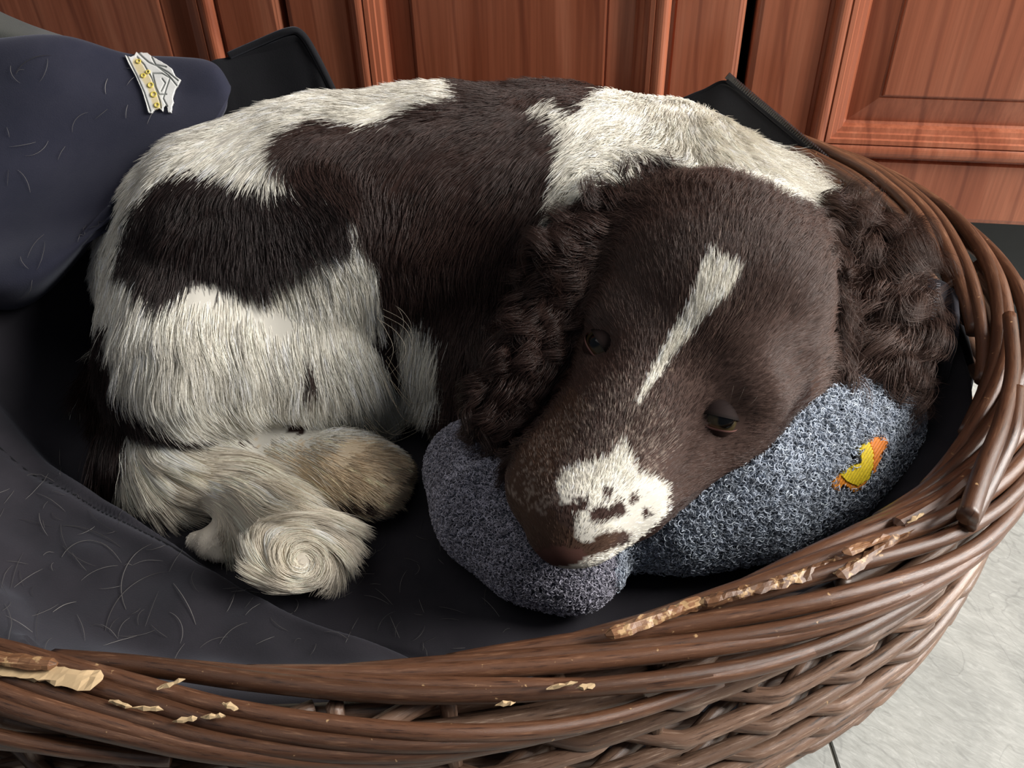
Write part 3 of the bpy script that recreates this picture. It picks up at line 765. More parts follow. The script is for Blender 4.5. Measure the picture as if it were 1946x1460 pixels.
TANS = [([(470, 830), (560, 828), (700, 838), (790, 870), (815, 920), (760, 975), (660, 985), (600, 940), (520, 880)], TAN),
        ([(230, 860), (300, 840), (430, 850), (600, 930), (720, 1020), (690, 1160), (500, 1180), (380, 1100), (330, 980), (220, 940)], TAILC)]
DARKS = [
 ([(232, 440), (268, 375), (330, 322), (420, 326), (500, 348), (570, 345), (640, 378), (668, 430), (650, 448), (600, 470), (520, 517), (420, 545), (372, 532), (310, 562), (262, 530), (226, 500)], LIVERD),
 ([(150, 590), (212, 600), (220, 680), (262, 755), (348, 800), (310, 822), (240, 806), (215, 905), (150, 920)], LIVERD),
 ([(700, 600), (730, 590), (758, 600), (764, 650), (760, 690), (740, 700)], LIVERD),  # no marking: shade of the gap between thigh and body, painted dark
 ([(540, 800), (572, 795), (592, 806), (572, 826), (545, 822)], LIVER),
]
SPOTS = [(583, 695, 12, 14), (478, 806, 26, 9), (450, 818, 14, 5), (632, 846, 6, 3), (640, 955, 20, 14), (680, 958, 16, 18), (712, 968, 8, 9), (460, 845, 9, 6),
         (1088, 968, 18, 13), (1107, 960, 11, 11), (1141, 980, 20, 14), (1174, 970, 13, 15), (1153, 941, 9, 9), (1205, 949, 9, 10), (1228, 976, 7, 8)]
MUZ = [(960, 940), (985, 860), (1040, 800), (1090, 740), (1120, 780), (1060, 880), (1040, 960), (1080, 1010), (1180, 1010), (1150, 1060), (1080, 1090), (990, 1040)]
def coat_colour(P, jit=5.0):
    x, y = topx(P); n = len(x)
    x = x + rng.normal(0, jit, n); y = y + rng.normal(0, jit, n)
    c = np.tile(LIVER, (n, 1))
    head = inpoly(x, y, [(1100, 560), (1180, 420), (1330, 320), (1500, 380), (1600, 520), (1560, 680), (1440, 860), (1280, 960), (1100, 1090), (950, 1000), (960, 900), (1090, 720)])
    c[head] = HEAD_LIT  # liver lightened on the head, light painted into the fur colour
    ear = (x > 1540) & (y > 350); c[ear] = EAR_LIT  # right ear painted paler than the other, as if lit
    c[inpoly(x, y, MUZ)] = MUZB
    roan = inpoly(x, y, [(960, 930), (1010, 840), (1120, 740), (1215, 700), (1262, 790), (1285, 850), (1250, 920), (1180, 880), (1060, 900), (1060, 960), (1020, 990)]) & (rng.random(n) < .2)
    c[roan] = np.array(lin(158, 142, 130))
    roan = inpoly(x, y, [(1250, 480), (1320, 420), (1460, 470), (1400, 640), (1250, 760), (1200, 700)]) & (rng.random(n) < .025)
    c[roan] = np.array(lin(150, 130, 115))
    for p, k in WHITES: c[inpoly(x, y, p)] = k
    wm = c[:, 0] > 0.3
    for p, k in TANS: c[inpoly(x, y, p) & wm] = k
    up = (y < 866 + rng.normal(0, 24, n) - (x - 520) * .12) & (x > 440) & (x < 640) & wm & (y > 800); c[up] = CREAM * .95
    for p, k in DARKS: c[inpoly(x, y, p)] = k
    for sx, sy, a, b in SPOTS:
        a, b = (a * 1.12, b * 1.12) if sx > 1000 else (a, b)
        q = ((x - sx) / a) ** 2 + ((y - sy) / b) ** 2; c[q < 1] = LIVER * 1.3
    q = ((x - 1066) / 50) ** 2 + ((y - 1058) / 18) ** 2; c[q < 1] = NOSEP
    return c

dog = empty('dog', (-0.05, 0.55, BED), 'brown and white spaniel curled up with its chin on the fleece cushion', 'dog')
M_skin = attr_mat('dog_skin', 0.75, 0.15)
body = mesh_obj('body', DV, DF, M_skin, dog, colors=coat_colour(DV, 1.0) * 0.8)

# ------------------------------------------------------------------ eyes
M_eye = attr_mat('eye', 0.12, 0.5); M_lid = attr_mat('eyelid', 0.8, 0.15)
def eye(px, py, dirpx, R, sink, side):
    p, n = hit(px, py)
    toc = CAM - p; toc /= np.linalg.norm(toc); n = n * .75 + toc * .4; n /= np.linalg.norm(n)
    sdir = IR * dirpx[0] - IU * dirpx[1]; sdir -= n * (sdir @ n); sdir /= np.linalg.norm(sdir); up = np.cross(n, sdir); up /= np.linalg.norm(up)
    if up @ IU < 0: up = -up
    c = p - n * sink
    a, b = np.meshgrid(np.linspace(0, math.pi, 28), np.linspace(0, 2 * math.pi, 40, endpoint=False), indexing='ij')
    gaze = n * .9 + sdir * side * .25 - up * .05; gaze /= np.linalg.norm(gaze); g1 = np.cross(gaze, up); g1 /= np.linalg.norm(g1); g2 = np.cross(gaze, g1)
    D = np.cos(a)[..., None] * gaze + (np.sin(a) * np.cos(b))[..., None] * g1 + (np.sin(a) * np.sin(b))[..., None] * g2
    V = (c + R * D * (1 + .06 * np.exp(-(a / .5) ** 2))[..., None]).reshape(-1, 3); A = a.ravel()
    C = np.where((A < .26)[:, None], lin(8, 7, 7), np.where((A < .40)[:, None], lin(10, 8, 7), np.where((A < .88)[:, None], lin(70, 60, 40), np.where((A < .98)[:, None], lin(20, 14, 12), lin(190, 165, 155)))))
    i = np.arange(27)[:, None] * 40; j = np.arange(40)[None]; F = np.stack([i + j, i + 40 + j, i + 40 + (j + 1) % 40, i + (j + 1) % 40], -1).reshape(-1, 4)
    e = mesh_obj('eye', V, F, M_eye, dog, colors=C)
    for nm, sg, cc, e0 in (('upper_eyelid', 1, LIVERD * .7, 3), ('lower_eyelid', -1, LIVER * .9, 27)):
        u, v = np.meshgrid(np.linspace(-1, 1, 30), np.linspace(0, 1, 14), indexing='ij')
        az = u * math.radians(98); edge_ = math.radians(e0) * (1 - np.abs(u) ** 2.2) * sg
        el = edge_ + (sg * math.radians(112) - edge_) * v ** 1.3
        rr = R * (1.07 + .03 * v + .05 * np.exp(-(v / .12) ** 2))
        D = (np.cos(el) * np.cos(az))[..., None] * n + (np.cos(el) * np.sin(az))[..., None] * sdir + np.sin(el)[..., None] * up
        V = (c + rr[..., None] * D).reshape(-1, 3); i = np.arange(29)[:, None] * 14; j = np.arange(13)[None]
        F = np.stack([i + j, i + 14 + j, i + 15 + j, i + 1 + j], -1).reshape(-1, 4)
        C = np.tile(cc, (len(V), 1)); vv = v.ravel()
        if sg < 0: C = np.where((vv < .10)[:, None], lin(176, 128, 118), C)
        else: C = np.where((vv < .08)[:, None], lin(24, 16, 14), C)
        mesh_obj(nm, V, F, M_lid, dog, colors=C)
    return c, n, sdir, up
EY = [eye(1368, 794, (.97, .22), .0138, .0096, 1), eye(1140, 655, (.6, .8), .0130, .0088, -1)]

# ------------------------------------------------------------------ fur
# px, py, direction in the picture, length (m), lift, wave
G = [
 # back and trunk
 (860, 195, -1, .1, .016, .2, .1), (650, 212, -1, .2, .016, .2, .1), (520, 245, -1, .5, .018, .2, .1), (400, 300, -1, .7, .018, .2, .1), (300, 380, -.7, 1, .018, .2, .1), (225, 500, -.3, 1, .02, .2, .1), (205, 620, 0, 1, .025, .2, .1),
 (600, 270, -.8, .5, .016, .15, .1), (700, 300, -.7, .7, .018, .15, .1), (850, 270, -.7, .6, .018, .15, .1), (1000, 260, -.6, .7, .018, .15, .1), (720, 400, -.5, .9, .02, .2, .15), (850, 420, -.45, .9, .022, .2, .15), (1000, 400, -.4, .9, .022, .2, .15),
 (780, 520, -.2, 1, .025, .2, .2), (900, 540, -.1, 1, .03, .25, .3), (1020, 520, -.2, 1, .03, .25, .4), (480, 290, -.8, .5, .018, .15, .1),
 (800, 620, .1, 1, .035, .25, .2), (820, 700, .15, 1, .035, .25, .2), (780, 740, .25, 1, .035, .25, .2), (930, 650, .0, 1, .035, .25, .4), (900, 740, -.1, 1, .035, .25, .4), (900, 790, .0, 1, .025, .25, .4), (980, 780, .0, 1, .025, .25, .4), (1000, 640, -.2, 1, .04, .25, .4),
 (1080, 220, -.8, .6, .02, .25, .15), (1100, 320, -.8, .6, .024, .25, .2), (1150, 240, -.7, .6, .02, .2, .15), (1250, 240, -.5, .8, .02, .2, .15), (1350, 280, .2, .9, .02, .2, .15), (1440, 330, .5, .8, .02, .2, .15), (1500, 380, .7, .8, .025, .3, .2),
 # haunch
 (280, 440, -.1, 1, .02, .15, .1), (400, 400, 0, 1, .018, .15, .1), (520, 400, .1, .9, .02, .15, .15), (620, 400, .9, .35, .025, .3, .3), (655, 430, .5, .9, .03, .3, .3), (560, 450, .1, 1, .025, .2, .2), (350, 500, 0, 1, .024, .2, .1), (580, 360, 1, .2, .02, .25, .2), (690, 440, .4, 1, .025, .25, .2),
 (280, 580, -.05, 1, .036, .15, .12), (400, 580, .02, 1, .036, .15, .12), (520, 550, .1, 1, .036, .15, .12), (640, 540, .2, 1, .034, .15, .12), (715, 560, .2, 1, .034, .15, .12),
 (240, 680, .1, 1, .04, .18, .15), (330, 700, .2, 1, .045, .18, .15), (450, 690, .15, 1, .04, .15, .12), (560, 680, .05, 1, .036, .12, .1), (660, 680, .1, 1, .036, .15, .15), (725, 700, .3, 1, .045, .25, .2),
 (380, 780, .4, .8, .03, .15, .12), (480, 770, .2, 1, .028, .12, .1), (600, 780, .1, 1, .035, .15, .12), (700, 790, .2, 1, .04, .2, .2),
 # hind foot
 (480, 840, .8, .5, .012, .15, .05), (560, 860, 1, .1, .011, .12, .05), (650, 865, 1, .2, .011, .12, .05), (740, 885, 1, .4, .012, .12, .05), (785, 910, .8, .7, .012, .12, .05), (640, 925, .9, .5, .014, .12, .05), (700, 950, .8, .5, .012, .12, .05),
 # tail
 (205, 700, -.05, 1, .05, .15, .15), (205, 790, .05, 1, .055, .12, .15), (225, 850, .15, 1, .055, .12, .15), (235, 900, .45, 1, .05, .1, .15), (280, 860, .7, .9, .05, .12, .15), (300, 930, .9, .7, .05, .08, .12), (350, 880, .95, .35, .06, .12, .12), (360, 940, 1, .3, .05, .06, .12),
 (430, 880, 1, .1, .06, .12, .12), (420, 950, .9, .5, .055, .08, .1), (490, 910, 1, .5, .06, .12, .1), (470, 990, .75, .65, .055, .08, .1), (550, 960, .9, .6, .055, .12, .1), (540, 1000, 1, .1, .04, .1, .08), (600, 1005, 1, .45, .045, .1, .08), (640, 1040, .25, 1, .035, .03, .08), (655, 1065, -.15, 1, .028, .02, .08),
 (645, 1090, -.6, 1, .028, .02, .08), (600, 1120, -1, .2, .03, .02, .08), (550, 1125, -1, -.2, .03, .02, .08), (510, 1100, -.7, -.7, .03, .03, .08), (495, 1060, -.1, -1, .03, .05, .08), (625, 1015, .9, .7, .035, .05, .08), (575, 1035, 1, 0, .025, .1, .05), (600, 1065, 0, 1, .022, .1, .05), (575, 1090, -1, 0, .022, .1, .05), (548, 1062, 0, -1, .022, .1, .05), (445, 1050, .6, .8, .05, .05, .08),
 (390, 1030, -1, .2, .006, .1, .0),
 # ears
 (1150, 430, -.9, .1, .042, .4, 1.0), (1090, 470, -.8, .6, .042, .35, 1.0), (1110, 560, -.3, 1, .04, .25, 1.0), (1050, 600, -.2, 1, .042, .25, 1.0), (1000, 700, -.2, 1, .042, .25, 1.0), (940, 780, -.4, .8, .04, .3, 1.0), (1010, 790, 0, 1, .035, .3, 1.0),
 (1570, 420, 1, -.1, .045, .4, 1.0), (1630, 450, 1, -.15, .05, .45, 1.0), (1665, 500, 1, .25, .045, .4, 1.0), (1640, 560, .7, .7, .055, .3, 1.0), (1690, 570, .8, .55, .042, .3, 1.0), (1705, 620, .6, .8, .04, .3, 1.0), (1640, 640, .1, 1, .055, .3, 1.0), (1600, 600, -.1, 1, .05, .3, 1.0), (1700, 680, .5, .9, .045, .3, 1.0), (1650, 710, .1, 1, .045, .3, 1.0), (1610, 700, -.1, 1, .045, .3, 1.0),
 # head: skull
 (1330, 345, -.3, -1, .026, .4, .7), (1240, 350, -.6, -.8, .034, .45, 1.0), (1420, 370, .3, -1, .022, .4, .6), (1200, 390, -.9, -.4, .04, .4, 1.0), (1510, 400, .8, -.5, .03, .4, .8), (1300, 430, -.1, -1, .014, .25, .25), (1400, 450, .15, -1, .014, .25, .25), (1490, 430, .6, -.7, .016, .3, .3), (1220, 470, -.3, -.95, .014, .25, .2), (1380, 540, .2, -1, .011, .2, .1), (1290, 560, -.1, -1, .011, .2, .1),
 (1480, 560, .5, -.85, .011, .2, .1), (1550, 550, .6, -.8, .012, .2, .1), (1180, 560, -.3, -.95, .010, .2, .1), (1130, 620, -.4, -.9, .009, .2, .05), (1250, 640, .1, -1, .010, .25, .1), (1330, 640, .5, -.85, .013, .3, .1), (1420, 660, .7, -.7, .009, .2, .05), (1500, 680, .8, -.5, .010, .2, .05), (1540, 640, .8, -.6, .010, .2, .05),
 (1300, 720, .4, -.8, .007, .2, .05), (1400, 745, .9, -.4, .007, .2, .05), (1450, 790, 1, -.2, .008, .2, .05), (1180, 690, -.2, -1, .007, .2, .05), (1100, 720, -.3, -.9, .007, .2, .05),
 (1220, 780, .3, -1, .008, .3, .05), (1160, 840, .1, -1, .0075, .33, .05), (1260, 830, .6, -.8, .0075, .3, .05), (1320, 850, .9, -.4, .008, .25, .05), (1400, 860, 1, -.3, .008, .2, .05), (1080, 830, -.2, -1, .006, .25, .05), (1100, 920, .1, -1, .006, .3, .03), (1180, 920, .4, -.9, .006, .2, .03), (1250, 920, .8, -.5, .006, .2, .03),
 (1040, 940, -.3, -1, .005, .25, .02), (1060, 1000, -.1, -1, .004, .25, .02), (1140, 990, .5, -.8, .005, .2, .02), (1200, 980, .8, -.4, .005, .2, .02), (1180, 1030, 1, -.2, .005, .2, .02), (1000, 960, -.5, -.8, .005, .2, .02),
]
def flow_field(G, tree=None):
    gp, gt, gl = [], [], []
    for x, y, dx, dy, L, lift, wave in G:
        p, n = hit(x, y, tree)
        if p is None: continue
        v = IR * dx - IU * dy; rd = (p - CAM) / np.linalg.norm(p - CAM); k = rd @ n
        if abs(k) < .25: k = -.25
        t = v - rd * ((v @ n) / k); t -= n * (t @ n); t /= np.linalg.norm(t) + 1e-9
        gp.append(p); gt.append(t); gl.append((L, lift, wave))
    return np.array(gp, np.float32), np.array(gt, np.float32), np.array(gl, np.float32)
def flow_at(P, gp, gt, gl, sig):
    oT = np.empty((len(P), 3), np.float32); oL = np.empty((len(P), 3), np.float32)
    for a in range(0, len(P), 20000):
        q = P[a:a + 20000].astype(np.float32)
        d2 = (q ** 2).sum(1)[:, None] + (gp ** 2).sum(1)[None] - 2 * q @ gp.T
        d2 = d2 - d2.min(1)[:, None]; wgt = np.exp(-d2 / (2 * sig * sig)); wgt /= wgt.sum(1)[:, None]
        oT[a:a + 20000] = wgt @ gt; oL[a:a + 20000] = wgt @ gl
    return oT, oL
def scatter(V, Fq, n, weight=None):
    a = V[Fq[:, 0]]; b = V[Fq[:, 1]]; c = V[Fq[:, 2]]; d = V[Fq[:, 3]]
    ar = np.linalg.norm(np.cross(c - a, d - b), axis=1) * .5
    if weight is not None: ar = ar * weight
    f = rng.choice(len(Fq), n, p=ar / ar.sum()); u = rng.random((n, 1)); v = rng.random((n, 1))
    P = (1 - u) * (1 - v) * a[f] + u * (1 - v) * b[f] + u * v * c[f] + (1 - u) * v * d[f]
    return P, f
M_fur = attr_mat('fur', 0.42, 0.35)
def hair_curves(name, pts, rad, colr, mat, parent, cyc=None):
    n, k = pts.shape[:2]
    cv = bpy.data.hair_curves.new(name); cv.add_curves([k] * n)
    cv.attributes['position'].data.foreach_set('vector', pts.astype(np.float32).ravel())
    ra = cv.attributes.get('radius') or cv.attributes.new('radius', 'FLOAT', 'POINT')
    ra.data.foreach_set('value', rad.astype(np.float32).ravel())
    ca = cv.attributes.new('col', 'FLOAT_COLOR', 'CURVE'); c = np.ones((n, 4), np.float32); c[:, :3] = colr
    ca.data.foreach_set('color', c.ravel())
    o = bpy.data.objects.new(name, cv); return link(o, mat, parent)
def grow(name, P, Nn, field, colr, parent, npt=6, r0=.00022, clump=.55, cl_n=12, sig=.022, lscale=1.0, mat=None, curl=None, radj=None, jitter=.07, wamp=.16, lfix=None, big=.2):
    gp, gt, gl = field; n = len(P)
    T, L = flow_at(P, gp, gt, gl, sig)
    ln = L[:, 0] * lscale * rng.uniform(.65, 1.12, n); lift = L[:, 1] * rng.uniform(.6, 1.6, n); wave = L[:, 2]
    if lfix: ln = lfix * rng.uniform(.7, 1.2, n); wave = wave * 0
    pts = np.empty((n, npt, 3)); pts[:, 0] = P - Nn * .0006; step = (ln / (npt - 1))[:, None]
    jit = rng.normal(0, jitter, (n, 3)); cur = pts[:, 0].copy()
    bn = np.stack([np.sin(P @ rng.normal(0, 55, 3) + 2.2 * np.sin(P @ rng.normal(0, 40, 3)) + a) + .6 * np.sin(P @ rng.normal(0, 130, 3) + a) for a in (0, 2, 4)], -1) * big
    for k in range(1, npt):
        if k > 1 and k % 2 == 1: T, _ = flow_at(cur, gp, gt, gl, sig)
        t = T - Nn * (T * Nn).sum(1)[:, None] * (1 if k < 3 else .6); t /= np.linalg.norm(t, axis=1)[:, None] + 1e-9
        u = k / (npt - 1); d = t + Nn * (lift * (1.35 - 1.25 * u))[:, None] + jit * (.4 + u) + bn * (.3 + .5 * u) ; d[:, 2] -= .12 * u * (ln > .02)
        d /= np.linalg.norm(d, axis=1)[:, None]; cur = cur + d * step; pts[:, k] = cur
    # clumping and waves shared inside each clump
    m = max(1, n // cl_n); ci = rng.choice(n, m, replace=False); kd = KDTree(m)
    for a, i in enumerate(ci): kd.insert(P[i], a)
    kd.balance(); own = np.fromiter((kd.find(p)[1] for p in P), int, n); c = ci[own]
    u = np.linspace(0, 1, npt); off0 = pts[c] - pts
    pts = pts + off0 * (clump * u ** 1.3)[None, :, None] * rng.uniform(.4, 1.15, (n, 1, 1))
    tl = pts[:, -1] - pts[:, 0]; tl /= np.linalg.norm(tl, axis=1)[:, None] + 1e-9; sd = np.cross(tl, Nn)
    phs = rng.uniform(0, 6.28, m)[own]; frq = rng.uniform(.8, 1.5, m)[own]; amp = (wave * ln * wamp)[:, None]
    wv = np.sin(phs[:, None] + frq[:, None] * u[None] * 7.5) - np.sin(phs)[:, None]; wn = np.cos(phs[:, None] + frq[:, None] * u[None] * 7.5) - np.cos(phs)[:, None]
    pts = pts + sd[:, None] * (amp * wv * u[None])[..., None] + Nn[:, None] * (np.abs(amp) * .6 * wn * u[None])[..., None]
    rad = r0 * np.interp(u, [0, .15, .7, 1], [.8, 1, .7, .12])[None] * rng.uniform(.75, 1.2, (n, 1))
    if radj is not None: rad = rad * radj[:, None]
    jc = rng.uniform(.78, 1.2, (n, 1)) * (1 + .14 * rng.normal(0, 1, m)[own])[:, None]
    return hair_curves(name, pts, rad, np.clip(colr * jc, 0, .95), mat or M_fur, parent)

FLD = flow_field(G)
up_ = DN[DF].mean(1)
cen = DV[DF].mean(1)
cx_, cy_ = topx(cen)
vis = ((CAM - cen) * up_).sum(1) / np.linalg.norm(CAM - cen, axis=1)
wgt = np.where(vis > -.15, 1.0, .12) * np.where(up_[:, 2] < -.3, .15, 1.0)
headz = inpoly(cx_, cy_, [(1100, 560), (1180, 420), (1330, 320), (1500, 380), (1600, 520), (1560, 680), (1440, 870), (1280, 980), (1100, 1100), (950, 1020), (950, 900), (1080, 720)])
tailz = inpoly(cx_, cy_, [(190, 700), (230, 830), (300, 830), (430, 850), (600, 930), (720, 1020), (690, 1160), (500, 1180), (330, 1000), (190, 900)])
pawz = inpoly(cx_, cy_, [(310, 985), (415, 985), (450, 1040), (455, 1100), (310, 1080)])
earz = (inpoly(cx_, cy_, [(1030, 440), (1120, 385), (1215, 370), (1165, 470), (1110, 590), (1088, 720), (1000, 850), (880, 830), (870, 750), (940, 640), (1000, 520)]) & (cen[:, 1] < .62)) | inpoly(cx_, cy_, [(1530, 395), (1600, 385), (1740, 430), (1800, 520), (1780, 640), (1740, 760), (1620, 770), (1585, 700), (1600, 560)])
wgt = wgt * np.where(headz, 2.4, 1.0) * np.where(tailz, 1.5, 1.0) * np.where(earz, 1.1, 1)
NB = 300000
P, f = scatter(DV, DF, NB, wgt)
Nn = up_[f]; Nn /= np.linalg.norm(Nn, axis=1)[:, None]
keep = np.ones(NB, bool)
for c, n, s_, u_ in EY:
    q = P - c; keep &= ~((np.linalg.norm(q, axis=1) < .016) & ((q @ u_) < .003) & ((q @ u_) > -.009))
hx, hy = topx(P); keep &= (((hx - 1066) / 46) ** 2 + ((hy - 1060) / 15) ** 2) > 1
P, Nn, f = P[keep], Nn[keep], f[keep]
ez = earz[f]; hz = headz[f] & ~ez; pz = pawz[f]; tz = tailz[f] & ~hz & ~pz; bz = ~hz & ~tz & ~ez & ~pz
grow('coat', P[bz], Nn[bz], FLD, coat_colour(P[bz]), dog, 6, .00019, .28, 14)
grow('head_fur', P[hz], Nn[hz], FLD, coat_colour(P[hz], 2.5), dog, 5, .00015, .3, 8, sig=.014, big=.08)
grow('tail_fur', P[tz], Nn[tz], FLD, coat_colour(P[tz], 3), dog, 12, .00018, .62, 90, sig=.012, jitter=.025, wamp=.06, lscale=1.12, big=.1)
grow('paw_fur', P[pz], Nn[pz], FLD, np.tile(lin(206, 198, 188), (int(pz.sum()), 1)), dog, 4, .00018, .2, 10, lfix=.004)
grow('ear_fur', P[ez], Nn[ez], FLD, coat_colour(P[ez], 3), dog, 14, .00022, .8, 60, sig=.016, jitter=.09, wamp=.30)

# ------------------------------------------------------------------ fleece pile
M_pile = attr_mat('fleece', 0.8, 0.15)
DUCK_BODY = [(1631, 842), (1638.6, 841), (1646, 859), (1646, 876), (1643, 892), (1637.6, 905.5), (1618, 918), (1597.5, 910.7), (1587, 900), (1593.4, 892), (1610, 882), (1623, 878), (1624, 865.5), (1622, 855)]
DUCK_WING = [(1638.6, 836.7), (1651, 831.6), (1668.4, 832.6), (1674.6, 844), (1664, 859), (1660, 868), (1656, 880), (1651, 892), (1645, 898), (1646, 859), (1641.7, 849)]
DUCK_FEET = [(1570, 913), (1581, 902), (1587, 898), (1599, 910), (1618, 917), (1638, 905), (1632, 920), (1612, 930), (1600, 920), (1591, 916), (1585, 929), (1574, 925)]
def pile(name, V, Fq, n, mat, parent):
    P, f = scatter(V, Fq, n); nn = np.cross(V[Fq[f, 2]] - V[Fq[f, 0]], V[Fq[f, 3]] - V[Fq[f, 1]]); nn /= np.linalg.norm(nn, axis=1)[:, None]
    x, y = topx(P); k = nn[:, 2] > -.5
    for poly in (DUCK_BODY, DUCK_WING, DUCK_FEET): k &= ~inpoly(x, y, poly)
    k &= ((x - 1618) ** 2 + (y - 871) ** 2) > 36
    P, nn, x = P[k], nn[k], x[k]; n = len(P); npt = 6; u = np.linspace(0, 1, npt)
    a = rng.normal(size=(n, 3)); a -= nn * (a * nn).sum(1)[:, None]; a /= np.linalg.norm(a, axis=1)[:, None]; b = np.cross(nn, a)
    L = rng.uniform(.004, .0075, n) * np.where(x < 1165, .62, 1); rr = rng.uniform(.0012, .0026, n) * np.where(x < 1165, .6, 1); w = rng.uniform(3, 6, n)
    h = L[:, None] * np.sin(u * 1.9)[None]
    pts = P[:, None] + nn[:, None] * h[..., None] + a[:, None] * (rr[:, None] * (np.cos(w[:, None] * u) - 1))[..., None] + b[:, None] * (rr[:, None] * np.sin(w[:, None] * u))[..., None]
    rad = np.full((n, npt), .00034) * np.array([1, 1, 1, .9, .8, .5])[None] * np.where(x < 1165, .8, 1)[:, None]
    c = np.where((x < 1165)[:, None], lin(176, 174, 186), lin(180, 188, 200)) * rng.uniform(.3, 1.7, (n, 1))
    return hair_curves(name, pts, rad, np.clip(c, 0, .9), mat, parent)
pf = pile('fleece_pile', CV, CFq, 95000, M_pile, cush); pf['kind'] = 'stuff'

def patch(name, poly, tree, off, mat, parent, colf, step=1.0, edge_drop=.001):
    poly = np.array(poly); x0, y0 = poly.min(0); x1, y1 = poly.max(0)
    xs = np.arange(x0, x1 + step, step); ys = np.arange(y0, y1 + step, step); X, Y = np.meshgrid(xs, ys, indexing='ij')
    ins = inpoly(X.ravel(), Y.ravel(), poly).reshape(X.shape); idx = np.full(X.shape, -1); V = []; C = []; nn = []
    for i in range(len(xs)):
        for j in range(len(ys)):
            if not ins[i, j]: continue
            p, n = hit(X[i, j], Y[i, j], tree)
            if p is None: continue
            idx[i, j] = len(V); V.append(p + n * off); nn.append(n); C.append((X[i, j], Y[i, j]))
    F = [(idx[i, j], idx[i + 1, j], idx[i + 1, j + 1], idx[i, j + 1]) for i in range(len(xs) - 1) for j in range(len(ys) - 1) if min(idx[i, j], idx[i + 1, j], idx[i, j + 1], idx[i + 1, j + 1]) >= 0]
    V = np.array(V); nn = np.array(nn); C = np.array(C)
    cc, hgt = colf(C[:, 0], C[:, 1]); V = V + nn * hgt[:, None]
    m = len(V); B = V - nn * (off * .9)[..., None] if np.ndim(off) else V - nn * max(off * .9, .0012)
    E = {}
    for q in F:
        for a, b in zip(q, q[1:] + q[:1]): E[(a, b)] = E.get((a, b), 0) + 1
    side = [(b, a, m + a, m + b) for (a, b) in E if (b, a) not in E]
    Fa = np.array(F + [tuple(m + k for k in q[::-1]) for q in F] + side)
    return mesh_obj(name, np.concatenate([V, B]), Fa, mat, parent, colors=np.concatenate([cc, cc]))
M_thread = attr_mat('embroidery_thread', 0.6, 0.4)
def tfun(c, amp=.25, fx=1.1, fy=.7):
    def f(x, y):
        k = 1 + amp * np.sin(fx * x + fy * y) + rng.normal(0, .12, x.shape)
        return np.array(c)[None] * k[:, None], .0004 * np.sin(fx * x + fy * y)
    return f
patch('duck_motif', DUCK_BODY, cbvh, .0062, M_thread, cush, tfun(lin(226, 198, 40)))['label'] = 'yellow duck body'
patch('duck_motif', DUCK_WING, cbvh, .0058, M_thread, cush, tfun(lin(222, 128, 40)))['label'] = 'orange duck beak'
patch('duck_motif', DUCK_FEET, cbvh, .0056, M_thread, cush, tfun(lin(226, 142, 44)))['label'] = 'orange duck feet'
patch('duck_motif', [(1612, 866), (1618, 864), (1624, 868), (1624, 877), (1619, 878), (1613, 872)], cbvh, .0068, M_thread, cush, tfun(lin(8, 8, 8)))['label'] = 'black duck eye'

# ------------------------------------------------------------------ crest on the blanket
def tree_of(o):
    me = o.data; V = np.empty(len(me.vertices) * 3, np.float32); me.vertices.foreach_get('co', V)
    return BVHTree.FromPolygons([tuple(v) for v in V.reshape(-1, 3)], [tuple(p.vertices) for p in me.polygons])
btree = tree_of(bo); mtree = tree_of(mattress)
CREST = [(237.8, 108.5), (243.8, 110), (250, 112), (257, 109), (261, 100), (268.5, 98), (283, 107), (309.6, 120.5), (320.5, 126.6), (329, 132.6), (334.8, 145.8), (345.7, 153.4), (341, 163), (334.8, 173), (331.5, 184), (330, 190), (332, 197), (329, 204), (327.7, 217),
         (321.6, 217), (320, 208), (317, 203), (313, 206), (311.8, 216), (305, 209), (296, 211.5), (290, 218), (284, 217), (279, 198), (271, 173), (259, 146), (247, 126)]
LINES = [[(262, 104), (285, 122), (300, 128), (322, 140), (340, 155)], [(290, 112), (298, 126), (318, 130)], [(292, 142), (310, 142), (325, 150), (318, 170), (312, 190), (320, 205)], [(292, 142), (298, 168), (304, 182), (318, 182)], [(310, 152), (316, 160), (308, 176)],
         [(243, 110), (262, 146), (276, 178), (288, 214)], [(262, 112), (276, 126), (290, 150), (300, 178), (306, 196), (308, 208)], [(300, 128), (322, 145), (338, 165)]]
def crestf(x, y):
    d = np.full(x.shape, 99.0)
    for L in LINES: d = np.minimum(d, np.abs(seg_dist(x, y, L)))
    gold = np.abs(seg_dist(x, y, [(262, 122), (276, 146), (290, 168), (296, 186), (302, 204)]))
    w = np.array(lin(240, 240, 236))[None] * np.ones((len(x), 1)); g = np.array(lin(232, 216, 172))[None]
    k = np.clip(1 - (gold - 6) / 4, 0, 1)[:, None]; c = w * (1 - k) + g * k
    l = np.clip(1.3 - d / 1.6, 0, 1)[:, None]; c = c * (1 - l) + np.array(lin(128, 132, 128))[None] * l
    return c * (1 + rng.normal(0, .05, (len(x), 1))), -.0007 * l[:, 0] + .0004
crest = patch('crest', CREST, btree, .0022, M_thread, bl, crestf, .8)
crest['label'] = 'silver white embroidered crest with gold rings'
